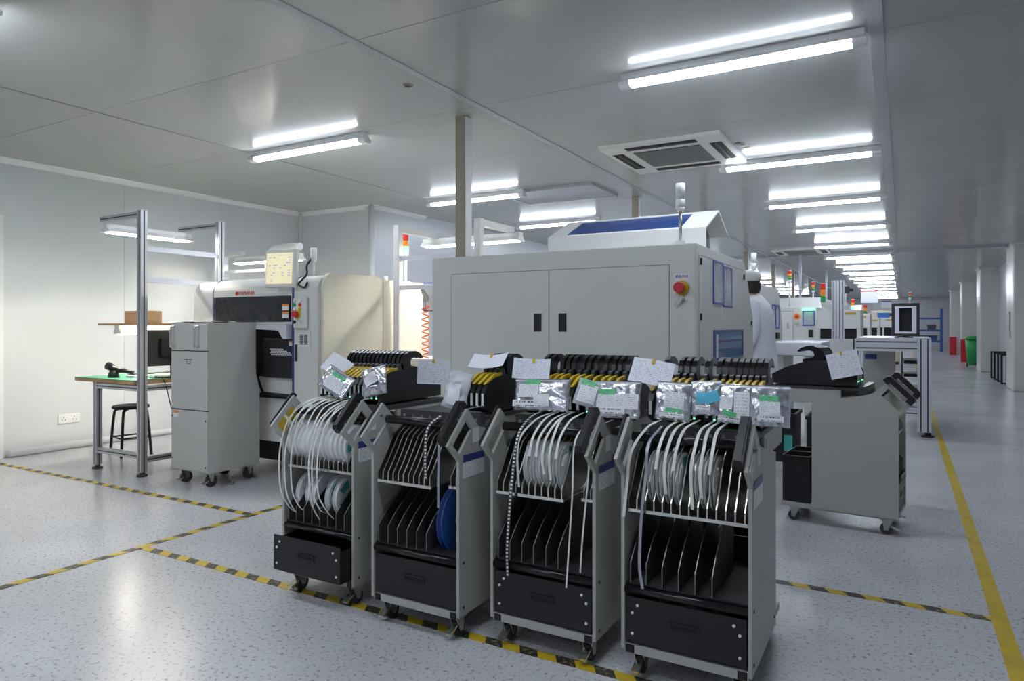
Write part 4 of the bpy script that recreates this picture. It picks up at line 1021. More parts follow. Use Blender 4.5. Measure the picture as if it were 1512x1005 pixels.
# ------------------------------------------------------------------ aluminium work station by the left wall
t = thing('work_table', 'aluminium profile work table with green mat, tall masts and lamp', 'table', (0, 0, 0))
TX0, TX1, TY0, TY1 = -5.895, -5.268, 3.262, 3.975
for (x_, y_, zt) in ((TX0, TY0, .73), (TX1, TY0, 2.12), (TX0, TY1, .73), (TX1, TY1, 2.12)):
    p = profile_bar(t, 'mast' if zt > 1 else 'leg', (x_, y_, .035), (x_, y_, zt), .055 if zt > 1 else .05)
    b_ = B(); cyl(b_, (x_, y_, 0), (x_, y_, .018), .04); cyl(b_, (x_, y_, .018), (x_, y_, .036), .02); obj('foot', b_, 'dark', t)
for y_ in (TY0, TY1): profile_bar(t, 'cross_bar', (TX0+.025, y_, .70), (TX1-.028, y_, .70), .045); profile_bar(t, 'cross_bar', (TX0+.025, y_, .16), (TX1-.028, y_, .16), .045)
for (x_, z_) in ((TX0, .70), (TX1, .70), (TX1, .13)): profile_bar(t, 'side_bar', (x_, TY0+.03, z_), (x_, TY1-.03, z_), .045)
b_ = B(); box(b_, -6.14, TX1-.03, TY0-.05, TY1+.25, .732, .758); tt = obj('table_top', b_, 'wood', t)
b_ = B(); box(b_, -6.14, TX1-.03, TY0-.05, TY1+.25, .7585, .764); obj('green_mat', b_, 'matgreen', tt)
b_ = B(); box(b_, -6.145, -6.14, TY0-.05, TY1+.25, .735, .764); obj('edge_strip', b_, 'black', tt)
for y_ in (TY0, TY1): profile_bar(t, 'lamp_arm', (TX1-.028, y_, 2.09), (TX1-.56, y_, 2.09), .045)
for z_ in (1.82, 1.57): b_ = B(); box(b_, TX1-.012, TX1+.012, TY0+.028, TY1-.028, z_-.02, z_+.02); obj('thin_rail', b_, 'aluw', t)
lamp_fixture(t, -5.72, TY0-.04, -5.72, TY1+.02, 2.015)
b_ = B(); box(b_, -5.86, TX1-.03, TY0-.02, TY1+.15, 1.205, 1.222); sh = obj('shelf', b_, 'wood', t)
lamp_fixture(t, -5.60, TY0-.01, -5.60, TY1+.1, 1.174, bare=True)
b_ = B()
for z_ in (1.82, 1.57, 1.21): cyl(b_, (TX1-.034, TY0, z_), (TX1-.0275, TY0, z_), .012)
obj('bolt', b_, 'dark', t)
t = thing('cardboard_box', 'small brown cardboard box on the wooden shelf', 'box', (-5.68, 3.52, 1.222))
b_ = B(); box(b_, -.13, .15, -.08, .08, 0, .105); obj('carton', b_, 'card', t)
b_ = B(); box(b_, -.13, .15, -.012, .012, .105, .1055); obj('flap_line', b_, 'wood', t)
me = uvgrid(.30, .25, 10, 8, lambda x, z: (x, z+.12, .006+.012*(noise.noise(Vector((x*8, z*8, 4)))+.5)), 'page', 'paperplain')
pt = thing('paper_stack', 'white papers spread on the wooden shelf beside the carton', 'paper', (-5.47, 3.83, 1.2235)); obj('page', me, None, pt)
obj('page', me, None, pt, (.02, .03, .006), (0, 0, .3))
# monitor with its back to us
t = thing('desk_monitor', 'black desk monitor seen from behind on the green mat', 'monitor', (-5.42, 3.62, .765))
b_ = B(); boxb(b_, -.02, .02, -.27, .27, .10, .40, .008, 2); obj('screen_case', b_, 'dark', t)
b_ = B(); boxb(b_, .02, .05, -.13, .13, .17, .33, .01, 2); obj('rear_hump', b_, 'black', t)
b_ = B(); box(b_, .018, .032, -.03, .03, .01, .19); obj('stand', b_, 'black', t)
b_ = B(); boxb(b_, -.08, .09, -.11, .11, 0, .012, .004, 1); obj('foot_plate', b_, 'black', t)
t = thing('keyboard', 'slim white keyboard tray beneath the desk monitor', 'keyboard', (-5.66, 3.62, .765))
b_ = B(); boxb(b_, -.07, .07, -.22, .22, 0, .02, .004, 1); obj('case', b_, 'white', t)
b_ = B()
for i in range(4):
    for j in range(13): box(b_, -.058+.029*i, -.034+.029*i, -.21+.0325*j, -.184+.0325*j, .02, .026)
obj('keys', b_, 'black', t)
t = thing('barcode_scanner', 'black handheld barcode scanner lying at the table front edge', 'scanner', (-5.78, 3.33, .765), R(15))
b_ = B(); loft(b_, [(0, 0, 0, .05, .04), (0, 0, .03, .045, .037), (.005, 0, .06, .035, .03)], 16); obj('base', b_, 'black', t)
b_ = B(); tube(b_, [(.02, 0, .055), (.10, .005, .06), (.19, .01, .045)], [.018, .02, .016], 10); obj('handle', b_, 'black', t)
b_ = B(); tube(b_, [(-.06, 0, .10), (-.02, 0, .085), (.03, 0, .06)], [.034, .032, .022], 12); obj('scan_head', b_, 'blackg', t)
t = thing('scanner_cable', 'thin black cable hanging from the table edge beside the cabinet', 'cable', (-5.285, 3.45, .766))
b_ = B(); tube(b_, spline([(-.14, -.03, .004), (-.05, -.02, .004), (.0, -.01, .004), (.035, .0, -.05), (.05, .03, -.20), (.075, .06, -.36)], 6), .004, 6); obj('flex', b_, 'black', t)
# stool
t = thing('round_stool', 'black round metal stool beside the work table', 'stool', (-6.25, 3.76, 0))
b_ = B(); loft(b_, [(0, 0, .435, .145, .145), (0, 0, .442, .155, .155), (0, 0, .458, .155, .155), (0, 0, .465, .147, .147)], 30); obj('seat', b_, 'blackm', t)
for k in range(4):
    a = R(35+90*k); c, s = math.cos(a), math.sin(a)
    b_ = B(); tube(b_, spline([(c*.06, s*.06, .43), (c*.125, s*.125, .42), (c*.15, s*.15, .36), (c*.185, s*.185, .0)], 6), .0125, 10); obj('leg', b_, 'black', t)
b_ = B(); pts = [(math.cos(R(35+90*k))*.168, math.sin(R(35+90*k))*.168, .17) for k in range(5)]
for p, q in zip(pts[:-1], pts[1:]): tube(b_, [p, q], .008)
obj('foot_ring', b_, 'black', t)
# wall socket
t = thing('wall_socket', 'white double power socket low on the left wall', 'socket', (XL, 3.65, .295))
b_ = B(); boxb(b_, 0, .012, -.10, .10, -.045, .045, .004, 2); obj('face_plate', b_, 'white', t)
for s in (-1, 1):
    b_ = B()
    for (dy, dz) in ((0, .012), (-.014, -.012), (.014, -.012)): box(b_, .0115, .0128, s*.05+dy-.0035, s*.05+dy+.0035, dz-.005, dz+.005)
    obj('holes', b_, 'dark', t)

# ------------------------------------------------------------------ white lamp frame between the two machines, with coiled air hose
t = thing('lamp_frame', 'white work station frame with a long lamp between mounter and big machine', 'lamp frame', (0, 0, 0))
FX0, FX1, FY = -3.685, -2.88, 4.51
for x_ in (FX0, FX1):
    b_ = B(); boxb(b_, x_-.03, x_+.03, FY-.03, FY+.03, 0, 2.045, .004, 1); obj('post', b_, 'paintw', t)
    b_ = B(); boxb(b_, x_-.025, x_+.025, FY+.03, FY+.52, 1.985, 2.04, .004, 1); obj('arm', b_, 'paintw', t)
for z_ in (1.765, 1.52): b_ = B(); box(b_, FX0+.03, FX1-.03, FY-.015, FY+.015, z_-.018, z_+.018); obj('cross_rail', b_, 'aluw', t)
b_ = B(); box(b_, FX0-.03, FX1+.03, FY-.03, FY+.45, .90, .93); obj('work_shelf', b_, 'paintw', t)
lamp_fixture(t, FX0-.10, FY+.50, FX1+.10, FY+.50, 1.955)
t = thing('coiled_air_hose', 'orange coiled air hose hanging with an air gun from the white frame', 'air hose', (-3.375, 4.48, .94))
b_ = B(); pts = [(.022*math.cos(a*.9)+.0*a, .022*math.sin(a*.9), .39-.39*a/56) for a in range(0, 57)]
tube(b_, [(p[0]*1.3, p[1]*1.3, p[2]) for p in pts], .006, 8); obj('coil', b_, 'orange', t)
b_ = B(); cyl(b_, (0, 0, .39), (0, 0, .46), .010); prism(b_, [(-.02, .46), (.02, .46), (.025, .50), (-.03, .56), (-.045, .555), (-.02, .50)], 'y', -.012, .012); obj('air_gun', b_, 'steel', t)
b_ = B(); cyl(b_, (.03, .0, .42), (-.03, .0, .395), .012); obj('coupling', b_, 'orange', t)
t = thing('blue_document_holder', 'blue edged document holder hanging on the white frame', 'document holder', (-3.36, 4.56, 1.32))
b_ = B(); box(b_, -.10, .10, -.004, .004, 0, .24); obj('backing', b_, 'blueframe', t)
b_ = B(); box(b_, -.092, .10, -.007, -.0045, .01, .232); obj('sheet', b_, 'paperplain', t)
# white curved lamp stand behind the mounter
t = thing('curved_lamp_stand', 'white curved pipe lamp stand behind the mounter', 'lamp frame', (-6.06, 5.2, 0))
b_ = B(); tube(b_, [(0, 0, 0), (0, 0, 1.0)]+spline([(0, 0, 1.75), (.0, 0, 1.93), (.05, 0, 2.02), (.15, 0, 2.05), (.48, 0, 2.05)], 6), .042, 14); obj('curved_pipe', b_, 'paintw', t)
b_ = B(); cyl(b_, (0, 0, 0), (0, 0, .02), .15); obj('base_plate', b_, 'paintw', t)
b_ = B(); box(b_, -.75, .0, -.02, .02, 1.80, 1.835); obj('cross_rail', b_, 'aluw', t)
b_ = B(); box(b_, -.78, -.72, -.03, .03, 0, 2.04); obj('post', b_, 'aluw', t)
b_ = B(); boxb(b_, -.90, -.42, -.03, .03, 1.99, 2.04, .01, 2); obj('top_arm', b_, 'paintw', t)
lamp_fixture(t, -.55, .0, .50, .0, 1.945)
# ------------------------------------------------------------------ second enclosed machine behind the person
def enclosed_machine(name, label, loc, wd, dy, zt, pockets=True):
    t = thing(name, label, 'machine', loc)
    b_ = B(); prism(b_, [(0, .12), (0, zt), (dy-.3, zt), (dy, zt-.38), (dy, .12)], 'x', 0, wd); bmesh.ops.bevel(b_, geom=b_.edges[:], offset=.006, segments=2, affect='EDGES'); obj('body', b_, 'paint', t)
    b_ = B(); box(b_, .04, wd-.04, .05, dy-.05, .0, .12); obj('plinth', b_, 'dark', t)
    for k in range(2):
        x0 = .12+k*(wd-.35)/2; b_ = B(); boxb(b_, x0, x0+(wd-.36)/2, -.004, 0, .6, zt-.11, .0015, 1); d = obj('door', b_, 'paint', t)
        hx = x0+(wd-.36)/2-.08 if k == 0 else x0+.08; b_ = B(); box(b_, hx-.027, hx+.027, -.006, -.0042, 1.15, 1.26); obj('handle_recess', b_, 'blackm', d)
    if pockets:
        for k, y0 in enumerate((dy*.52, dy*.68)):
            wv = .22; z0, z1 = 1.17, 1.43
            b_ = B(); frame_prism(b_, [(y0, z0), (y0+wv, z0), (y0+wv, z1), (y0, z1)], [(y0+.012, z0+.012), (y0+wv-.012, z0+.012), (y0+wv-.012, z1-.012), (y0+.012, z1-.012)], 'x', wd, wd+.006); p = obj('document_pocket', b_, 'blueframe', t)
            b_ = B(); box(b_, wd+.001, wd+.003, y0+.01, y0+wv-.01, z0+.01, z1-.01); obj('pocket_film', b_, 'pocket', p)
        b_ = B(); box(b_, wd, wd+.04, dy*.60, dy*.60+.16, 1.06, 1.13); obj('side_socket', b_, 'black', t)
    return t
enclosed_machine('printing_machine', 'second grey enclosed machine half hidden behind the person in white', (-2.66, 6.85, 0), 1.46, 1.50, 1.61)
tl = thing('signal_lamp', 'white cylindrical signal lamp seen above the person in white', 'signal light', (-1.28, 7.05, 1.61))
b_ = B(); cyl(b_, (0, 0, 0), (0, 0, .15), .009); obj('rod', b_, 'steel', tl)
b_ = B(); cyl(b_, (0, 0, .14), (0, 0, .21), .018, .026, seg=20); obj('socket', b_, 'white', tl)
b_ = B(); cyl(b_, (0, 0, .211), (0, 0, .31), .0255, seg=20); obj('lens', b_, 'white', tl)
# white low conveyor in front of it
t = thing('transfer_conveyor', 'low white transfer conveyor with a long pale cover behind the side-on cart', 'conveyor', (-1.15, 7.30, 0))
b_ = B(); boxb(b_, 0, .46, 0, .9, .90, 1.04, .01, 2); obj('cover', b_, 'aluw', t)
b_ = B(); box(b_, .30, .44, .05, .80, .06, .90); obj('leg_box', b_, 'paintw', t)
b_ = B(); box(b_, .02, .10, .05, .80, .06, .90); obj('leg_box', b_, 'paintw', t)
for xx in (.06, .37): b_ = B(); cyl(b_, (xx, .12, 0), (xx, .12, .06), .03); obj('foot', b_, 'dark', t)
def open_bin(label, x, yy, w_, d_, h_):
    t = thing('waste_container', label, 'bin', (x, yy, 0)); b_ = B(); e = .008
    box(b_, -w_, w_, -d_, -d_+e, 0, h_); box(b_, -w_, w_, d_-e, d_, 0, h_); box(b_, -w_, -w_+e, -d_+e, d_-e, 0, h_); box(b_, w_-e, w_, -d_+e, d_-e, 0, h_); box(b_, -w_+e, w_-e, -d_+e, d_-e, 0, e)
    o = obj('shell', b_, 'black', t)
    b_ = B(); frame_prism(b_, [(-w_-.012, -d_-.012), (w_+.012, -d_-.012), (w_+.012, d_+.012), (-w_-.012, d_+.012)], [(-w_, -d_), (w_, -d_), (w_, d_), (-w_, d_)], 'z', h_-.03, h_); obj('rim', b_, 'black', t)
    return t
t = open_bin('black plastic container with a blue-green label behind the nearest cart', -.94, 6.62, .12, .20, .43)
b_ = B(); box(b_, .03, .10, -.202, -.2005, .10, .24); o = obj('label_sticker', b_, 'teal', t)
open_bin('black plastic container half hidden behind the side-on cart', -.62, 6.75, .12, .2, .40)

# ------------------------------------------------------------------ aluminium bench frame
t = thing('aluminium_bench', 'aluminium profile conveyor bench beyond the side-on cart beside the yellow line', 'bench', (0, 0, 0))
BX0, BX1, BY0, BY1 = -.44, .235, 8.64, 10.1
for (x_, y_) in ((BX1, BY0), (BX1, BY1), (BX0, BY1), (BX0, BY0)):
    for k in ((0, 1) if y_ == BY0 and x_ == BX1 else (0,)): profile_bar(t, 'leg', (x_-.065*k, y_, .05), (x_-.065*k, y_, 1.055), .065, 'aluw')
    b_ = B(); cyl(b_, (x_, y_, 0), (x_, y_, .02), .07, .05); cyl(b_, (x_, y_, .02), (x_, y_, .05), .03); obj('foot', b_, 'black', t)
for z_ in (1.025, .955): profile_bar(t, 'front_beam', (BX0-.02, BY0-.005, z_), (BX1-.10, BY0-.005, z_), .068, 'aluw')
for z_ in (.32, .25): profile_bar(t, 'low_beam', (BX0+.035, BY0, z_), (BX1-.10, BY0, z_), .066, 'aluw')
profile_bar(t, 'rear_beam', (BX0+.035, BY1, 1.02), (BX1-.035, BY1, 1.02), .065, 'aluw'); profile_bar(t, 'side_beam', (BX1, BY0+.035, 1.02), (BX1, BY1-.035, 1.02), .065, 'aluw')
b_ = B(); box(b_, BX0, BX1+.03, BY0-.03, BY1+.03, 1.060, 1.068); obj('top_plate', b_, 'aluw', t)
b_ = B(); box(b_, -.97, BX0-.05, BY0-.02, BY0+.01, .42, 1.05); obj('white_panel', b_, 'paintw', t)
b_ = B(); tube(b_, spline([(-.08, 8.70, 1.068), (.0, 8.70, 1.09), (.06, 8.70, 1.105), (.12, 8.70, 1.10)], 5), .010); tube(b_, spline([(-.02, 8.70, 1.085), (.05, 8.70, 1.075), (.10, 8.70, 1.072)], 5), .009); tag(obj('black_bracket', b_, 'black'), 'black bracket lying on the aluminium bench top', 'bracket')
t = thing('electrical_box', 'grey box with blue edged label standing under the aluminium bench', 'box', (-.42, 9.3, 0))
b_ = B(); boxb(b_, 0, .34, 0, .5, .05, .90, .006, 1); obj('housing', b_, 'cartg', t)
b_ = B(); box(b_, .02, .15, -.003, 0, .80, .86); obj('label_plate', b_, 'navy', t)
b_ = B(); box(b_, .02, .32, .02, .48, 0, .05); obj('plinth', b_, 'dark', t)
t = thing('equipment_shelf', 'low rack of black and white boards under the aluminium bench', 'rack', (0.0, 9.6, 0))
for z_ in (.25, .45, .62, .78, .93):
    b_ = B(); box(b_, 0, .18, 0, .35, z_, z_+.018); obj('board', b_, 'white', t); b_ = B(); box(b_, .01, .17, .01, .34, z_-.04, z_); obj('tray', b_, 'black', t)
for x_ in (-.015, .18): b_ = B(); box(b_, x_, x_+.015, 0, .35, 0, .98); obj('upright', b_, 'dark', t)
# aluminium tower
t = thing('aluminium_column', 'thick ribbed aluminium profile column rising behind the bench', 'column', (-.66, 8.85, 0))
for k in range(4): profile_bar(t, 'profile', (-.051+.034*k, 0, 0), (-.051+.034*k, 0, 1.735), .033, 'aluw')
b_ = B(); box(b_, .07, .12, -.02, .02, 1.58, 1.66); cyl(b_, (.12, 0, 1.62), (.16, 0, 1.62), .02); obj('sensor', b_, 'dark', t)
# PCB magazines
def magazine(label, loc, w_=.30, d_=.05, h_=.40, group=None, rz=0):
    t = thing('board_magazine', label, 'magazine', loc, rz, group)
    b_ = B(); frame_prism(b_, [(-w_/2, 0), (w_/2, 0), (w_/2, h_), (-w_/2, h_)], [(-w_/2+.035, .035), (w_/2-.035, .035), (w_/2-.035, h_-.035), (-w_/2+.035, h_-.035)], 'y', 0, d_); obj('outer_frame', b_, 'black', t)
    b_ = B(); frame_prism(b_, [(-w_/2+.036, .036), (w_/2-.036, .036), (w_/2-.036, h_-.036), (-w_/2+.036, h_-.036)], [(-w_/2+.085, .06), (w_/2-.085, .06), (w_/2-.085, h_-.06), (-w_/2+.085, h_-.06)], 'y', .005, d_-.005); obj('side_rails', b_, 'aluw', t)
    b_ = B(); box(b_, -w_/2+.085, w_/2-.085, d_*.4, d_*.6, .06, h_-.06); obj('dark_core', b_, 'blackm', t)
    return t
magazine('black and white board magazine standing upright on the far end of the bench', (.03, 10.0, 1.069), .31, .30, .42)
tower_light('signal_tower', 'small red amber green signal tower above the board magazine', (.08, 10.09, 1.49), .02, .016, ('greenlens', 'amberlens', 'redlens'), .022)
# machines further down the line
t = thing('line_machine', 'pale machine with orange stop button and green lit pockets down the line', 'machine', (-2.3, 11.6, 0))
b_ = B(); boxb(b_, 0, 1.13, 0, 1.6, .1, 1.50, .01, 2); obj('body', b_, 'paintw', t)
b_ = B(); box(b_, .05, 1.08, .05, 1.5, 0, .1); obj('plinth', b_, 'dark', t)
b_ = B(); box(b_, .35, .79, -.006, 0, .7, 1.43); dd = obj('door', b_, 'paintw', t)
b_ = B(); box(b_, .70, .73, -.012, -.006, 1.15, 1.25); obj('door_handle', b_, 'steel', dd)
b_ = B(); box(b_, .79, .794, -.003, 0, .7, 1.44); box(b_, .35, .79, -.003, 0, 1.43, 1.436); obj('door_gap', b_, 'seam', t)
b_ = B(); cyl(b_, (.85, -.02, 1.345), (.85, 0, 1.345), .045, seg=20); e = obj('stop_collar', b_, 'amberlens', t)
b_ = B(); cyl(b_, (.85, -.06, 1.345), (.85, -.02, 1.345), .026, seg=16); obj('stop_button', b_, 'red', e)
b_ = B(); cyl(b_, (.85, -.03, 1.23), (.85, 0, 1.23), .032, seg=16); obj('key_switch', b_, 'steel', t)
b_ = B(); frame_prism(b_, [(.93, 1.20), (1.11, 1.20), (1.11, 1.44), (.93, 1.44)], [(.945, 1.215), (1.095, 1.215), (1.095, 1.425), (.945, 1.425)], 'y', -.012, 0); p = obj('document_pocket', b_, 'blueframe', t)
b_ = B(); box(b_, .945, 1.095, -.006, -.003, 1.215, 1.425); obj('pocket_film', b_, 'pocket', p)
b_ = B(); box(b_, .93, 1.11, -.05, -.012, 1.44, 1.47); obj('green_lamp_bar', b_, 'greenlit', t)
b_ = B(); box(b_, 1.02, 1.08, -.03, 0, 1.02, 1.14); obj('black_box', b_, 'black', t)
tower_light('signal_tower', 'slim signal tower with lit amber lens on the machine with green pockets', (-1.60, 11.9, 1.50), .40, .03, ('greenlens', 'amberlens', 'redlens'), .05)
def loader(label, loc, wd, dy, zt, group='board loaders down the line'):
    t = thing('board_loader', label, 'machine', loc, 0, group)
    b_ = B(); boxb(b_, 0, wd, 0, dy, 1.16, zt, .008, 2); obj('upper_cover', b_, 'paintw', t)
    for (x0, x1) in ((0, .05), (wd*.46, wd*.54), (wd-.05, wd)): b_ = B(); box(b_, x0, x1, 0, .05, .62, 1.16); obj('frame_post', b_, 'paintw', t)
    b_ = B(); box(b_, .05, wd-.05, .06, .08, .62, 1.16); obj('dark_window', b_, 'blackm', t)
    b_ = B(); boxb(b_, 0, wd, .0, dy, .08, .62, .008, 2); obj('lower_cabinet', b_, 'paintw', t)
    b_ = B(); box(b_, 0, wd, .09, dy, .62, 1.16); obj('inner_body', b_, 'paint', t)
    b_ = B(); box(b_, .03, wd-.03, .03, dy-.03, 0, .08); obj('plinth', b_, 'dark', t)
    b_ = B(); box(b_, wd*.65, wd*.9, -.003, 0, zt-.07, zt-.035); obj('yellow_sign', b_, 'yellow', t)
    return t
loader('pale board loader with dark windows behind the aluminium column', (-1.10, 10.9, 0), .58, .8, 1.43)
tower_light('signal_tower', 'large red amber green signal tower left of the aluminium column', (-1.02, 11.0, 1.43), .07, .033, ('greenlens', 'amberlens', 'redlens'), .092)
tower_light('signal_tower', 'distant signal tower glowing green right of the aluminium column', (-.83, 14.6, 1.42), .06, .032, ('greenlit', 'amberlens', 'redlens'), .06)
loader('smaller board loader just right of the column, further back', (-1.15, 14.4, 0), .62, .8, 1.42)
loader('distant board loader with a yellow sign, next after the nearer loaders', (-.92, 18.0, 0), .45, .8, 1.38)
loader('most distant board loader beside the beige enclosure', (-.72, 21.5, 0), .5, .8, 1.42)
tower_light('signal_tower', 'distant signal tower with amber and red lenses near the beige enclosure', (-.78, 18.3, 1.38), .06, .04, ('greenlens', 'amberlens', 'redlens'), .07)
t = thing('beige_enclosure', 'beige machine enclosure far down the line with a dark slot', 'machine', (-.85, 24.5, 0))
b_ = B(); boxb(b_, 0, .78, 0, 1.4, .08, 1.66, .02, 2); obj('housing', b_, 'beige', t)
b_ = B(); box(b_, .30, .74, -.004, 0, 1.50, 1.60); obj('dark_slot', b_, 'dark', t)
b_ = B(); box(b_, .04, .74, .04, 1.36, 0, .08); obj('plinth', b_, 'dark', t)
t = thing('blue_crate', 'blue crate on top of the most distant board loader', 'crate', (-.62, 21.7, 1.42))
b_ = B(); boxb(b_, 0, .30, 0, .25, 0, .14, .01, 1); obj('shell', b_, 'bluecrate', t)
b_ = B(); box(b_, -.01, .31, -.01, .26, .12, .145); obj('rim', b_, 'bluecrate', t)
# tall reflow ovens seen over the line
for i, (x0, x1, yy, dy, zt) in enumerate([(-2.4, -1.35, 14.2, 2.6, 1.75), (-2.3, -1.25, 18.5, 3.0, 1.8), (-2.2, -1.1, 23.5, 3.5, 1.85)]):
    t = thing('reflow_oven', ['white tall oven housing behind the green pocket machine', 'middle tall oven housing further along the line', 'farthest tall oven housing along the line'][i], 'machine', (x0, yy, 0), 0, 'oven housings')
    b_ = B(); prism(b_, [(0, .1), (0, zt-.3), (.25, zt), (dy-.25, zt), (dy, zt-.3), (dy, .1)], 'x', 0, x1-x0); obj('housing', b_, 'paintw', t)
    b_ = B(); box(b_, .2, x1-x0-.2, -.004, 0, .9, 1.3); obj('front_window', b_, 'dark', t)
    b_ = B(); box(b_, .05, x1-x0-.05, .05, dy-.05, 0, .1); obj('plinth', b_, 'dark', t)
    b_ = B(); cyl(b_, ((x1-x0)/2, dy/2, zt), ((x1-x0)/2, dy/2, CZ-.001), .03, seg=12); obj('exhaust_duct', b_, 'aluw', t)
tower_light('signal_tower', 'far signal tower with red and amber lit lenses left of the big one', (-1.55, 14.8, 1.75), .1, .03, ('greenlens', 'amberlens', 'redlens'), .06)
# hanging signs
for i, (x, yy, z0, w_, h_, bm_) in enumerate([(-.83, 22, 1.86, .43, .36, 'red'), (-.43, 23.5, 1.74, .26, .22, 'blueframe'), (-.70, 26, 1.62, .50, .12, 'yellow')]):
    t = thing('hanging_sign', ['larger white notice board hanging from the ceiling down the hall', 'smaller white and violet notice board hanging down the hall', 'low yellow edged notice board hanging far down the hall'][i], 'sign', (x, yy, z0))
    b_ = B(); box(b_, -w_/2, w_/2, -.01, .01, 0, h_); obj('board', b_, 'paperplain', t)
    b_ = B(); box(b_, -w_/2, w_/2, -.012, -.010, h_*.88, h_); obj('top_band', b_, bm_, t)
    b_ = B()
    for s in (-1, 1): cyl(b_, (s*w_*.4, 0, h_), (s*w_*.4, 0, CZ-z0-.001), .004, seg=6)
    obj('wires', b_, 'steel', t)
# blue shelving at the end of the hall
t = thing('blue_shelving', 'blue metal storage shelving at the far end of the hall', 'shelving', (.55, 37.0, 0))
for x_ in (0, 1.0): 
    for y_ in (0, .5): b_ = B(); box(b_, x_-.04, x_+.04, y_-.04, y_+.04, 0, 2.0); obj('upright', b_, 'blueshelf', t)
for z_ in (.45, .95, 1.50): b_ = B(); box(b_, .04, .96, 0, .5, z_, z_+.08); obj('shelf', b_, 'blueshelf', t)
for i, (x_, z_) in enumerate(((.12, .53), (.5, .53), (.45, 1.03))):
    t = thing('storage_bin', ['dark blue bin on the left of the lowest blue shelf', 'dark blue bin on the right of the lowest blue shelf', 'dark bin on the middle blue shelf'][i], 'bin', (.55+x_, 37.02, z_), 0)
    b_ = B(); prism(b_, [(0, 0), (.32, 0), (.34, .22), (-.02, .22)], 'y', 0, .42); obj('shell', b_, 'navy' if i < 2 else 'dark', t)
    b_ = B(); box(b_, -.03, .35, -.01, .43, .19, .225); obj('rim', b_, 'black', t)
# things along the right wall
for i in range(4):
    magazine('black framed board magazine %s leaning row by the white columns' % ['nearest the viewer in the', 'second in the', 'third in the', 'last in the'][i], (1.93, 17.2+.62*i, 0), .36, .06, .62, 'magazines along the right wall', 0)
t = thing('wheelie_bin', 'green wheelie bin standing beside a white column', 'bin', (1.80, 24.0, 0))
b_ = B(); loft(b_, [(0, 0, .06, .16, .18), (0, 0, .8, .21, .23)], 12); obj('shell', b_, 'greenbin', t)
b_ = B(); loft(b_, [(0, 0, .801, .23, .25), (0, 0, .86, .23, .25), (0, 0, .90, .14, .16)], 12); obj('lid', b_, 'greenbin', t)
for s in (-1, 1): b_ = B(); cyl(b_, (s*.15-.02, .16, .07), (s*.15+.02, .16, .07), .07); obj('wheel', b_, 'black', t)
for i, (x, yy) in enumerate(((1.80, 27.2), (1.80, 33.4))):
    t = thing('extinguisher_cabinet', ['red fire extinguisher cabinet just beyond the green bin', 'far red fire extinguisher cabinet by the next column'][i], 'cabinet', (x, yy, 0))
    b_ = B(); boxb(b_, -.12, .12, 0, .3, 0, .75, .01, 1); obj('case', b_, 'red', t)
    b_ = B(); box(b_, -.09, .09, -.006, 0, .1, .65); obj('door', b_, 'red', t)
t = thing('wall_switch', 'grey switch plate with conduit on the nearest white column', 'switch', (1.75, 15.75, 1.05))
b_ = B(); box(b_, -.012, 0, -.06, .06, -.08, .08); obj('plate', b_, 'steel', t)
b_ = B(); cyl(b_, (-.010, 0, .08), (-.010, 0, .42), .010); obj('conduit', b_, 'steel', t)

# ------------------------------------------------------------------ person in a white coat, seen behind the big machine
def skin_mesh(name, verts, edges, radii, m, sub=2, root=0):
    me = bpy.data.meshes.new(name); me.from_pydata(verts, edges, []); o = bpy.data.objects.new(name, me); COL.objects.link(o)
    o.modifiers.new('s', 'SKIN'); sv = me.skin_vertices[0].data if me.skin_vertices else None
    if sv is None:
        bpy.context.view_layer.objects.active = o
        sv = me.skin_vertices[0].data
    for i, r in enumerate(radii): sv[i].radius = (r, r) if not isinstance(r, tuple) else r; sv[i].use_root = (i == root)
    su = o.modifiers.new('u', 'SUBSURF'); su.levels = sub; su.render_levels = sub
    bpy.context.view_layer.update()
    out = bpy.data.meshes.new_from_object(o.evaluated_get(bpy.context.evaluated_depsgraph_get())); bpy.data.objects.remove(o)
    out.name = name; out.materials.clear(); out.materials.append(M[m])
    for p in out.polygons: p.use_smooth = True
    return out
PERS = thing('person', 'person in a white coat and pale cap working beside the big machine', 'person', (-1.09, 5.98, 0), -PI/2)
# local: faces -Y, X to its left
V = [(0, 0, .92), (0, .01, 1.05), (0, .015, 1.20), (0, .01, 1.33), (0, -.005, 1.41), (0, -.02, 1.455), (0, -.045, 1.52), (0, -.055, 1.58)]
Rr = [(.15, .11), (.135, .10), (.15, .11), (.13, .09), (.055, .055), (.05, .052), (.072, .088), (.065, .080)]
Ed = [(i, i+1) for i in range(7)]
def add(p, r, j): V.append(p); Rr.append(r); Ed.append((j, len(V)-1)); return len(V)-1
for s in (-1, 1):
    a = add((s*.165, .01, 1.345), .058, 3); a = add((s*.215, .03, 1.18), .046, a); a = add((s*.225, -.02, 1.05), .040, a); a = add((s*.17, -.20, 1.02), .032, a); h = add((s*.145, -.29, 1.015), .024, a)
    p = add((s*.135, -.335, 1.01), (.034, .016), h)
    for k, (dx, L_) in enumerate(((-.03, .068), (-.010, .078), (.010, .074), (.030, .058))):
        q = add((s*(.135+dx), -.365, 1.008), .0088, p); q = add((s*(.133+dx*1.1), -.365-L_*.55, 1.000), .0082, q); add((s*(.132+dx*1.1), -.365-L_, .984), .0072, q)
    q = add((s*.105, -.32, 1.0), .0105, h); q = add((s*.085, -.35, .992), .0095, q); add((s*.078, -.375, .985), .0085, q)
    g = add((s*.085, 0, .86), .085, 0); g = add((s*.095, -.01, .50), .055, g); g = add((s*.10, .01, .11), .04, g); add((s*.105, -.10, .04), .032, g)
body = obj('body', skin_mesh('body', V, Ed, Rr, 'skin', 2), None, PERS)
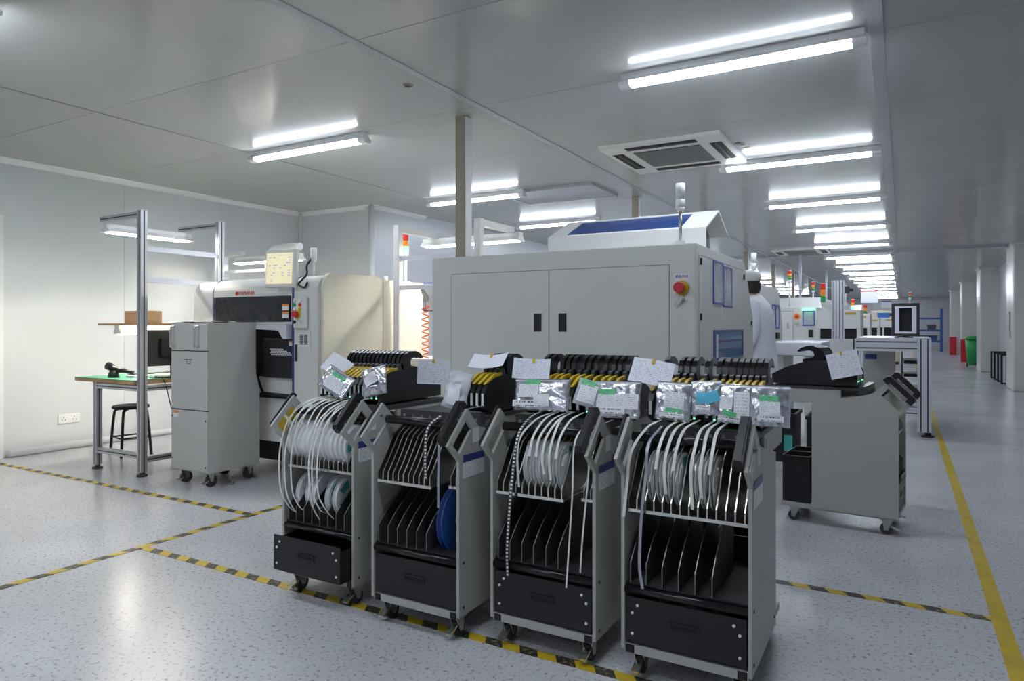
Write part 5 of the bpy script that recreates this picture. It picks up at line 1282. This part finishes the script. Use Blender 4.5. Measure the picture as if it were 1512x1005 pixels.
# nose, ears, eyes
b_ = B(); sphere(b_, (0, -.145, 1.535), .013, 1, 1.2, 1.4, 10, 8); obj('nose', b_, 'skin', body)
for s in (-1, 1):
    b_ = B(); sphere(b_, (s*.076, -.035, 1.545), .02, .4, .8, 1.3, 10, 8); obj('ear', b_, 'skin', body)
    b_ = B(); sphere(b_, (s*.03, -.128, 1.56), .010, 1, .6, .7, 10, 8); obj('eye', b_, 'hair', body)
b_ = B(); sphere(b_, (0, -.133, 1.495), .02, 1.2, .35, .35, 10, 8); obj('mouth', b_, 'red', body)
b_ = B(); loft(b_, [(0, -.005, 1.475, .060, .055), (0, -.015, 1.51, .080, .075), (0, -.030, 1.56, .086, .092), (0, -.040, 1.60, .080, .088)], 18); obj('hair', b_, 'hair', PERS)
b_ = B(); loft(b_, [(0, -.045, 1.575, .092, .106), (0, -.045, 1.60, .096, .110), (0, -.045, 1.635, .090, .102), (0, -.042, 1.658, .066, .076), (0, -.04, 1.668, .025, .03)], 20); obj('cap', b_, 'cap', PERS)
b_ = B(); rings = [(0, .035, .50, .235, .20), (0, .035, .70, .225, .185), (0, .03, .90, .20, .165), (0, .025, 1.05, .185, .150), (0, .025, 1.20, .195, .148), (0, .02, 1.32, .205, .135), (0, .01, 1.39, .180, .115), (0, .0, 1.43, .10, .088), (0, -.005, 1.46, .068, .070)]
loft(b_, rings, 28)
for v in b_.verts:
    if v.co.z < 1.2: v.co += Vector((v.co.x, v.co.y, 0)).normalized()*.012*math.sin(math.atan2(v.co.y, v.co.x)*9)*(1.25-v.co.z)
ct = obj('coat', b_, 'coat', PERS)
for s in (-1, 1):
    b_ = B(); tube(b_, spline([(s*.13, .012, 1.37), (s*.18, .018, 1.31), (s*.217, .03, 1.18), (s*.228, -.01, 1.05), (s*.20, -.11, 1.032), (s*.172, -.20, 1.02)], 5), [.072-.0009*k for k in range(26)], 14); obj('sleeve', b_, 'coat', ct)
    b_ = B(); tube(b_, [(s*.085, 0, .88), (s*.095, -.005, .50), (s*.10, .01, .08)], [.098, .078, .07], 16); obj('trouser_leg', b_, 'trous', PERS)
    b_ = B(); tube(b_, [(s*.10, .055, .05), (s*.10, .0, .055), (s*.105, -.08, .05), (s*.107, -.16, .038)], [.045, .05, .047, .036], 12)
    for v in b_.verts: v.co.z = max(v.co.z, .0)
    obj('shoe', b_, 'white', PERS)
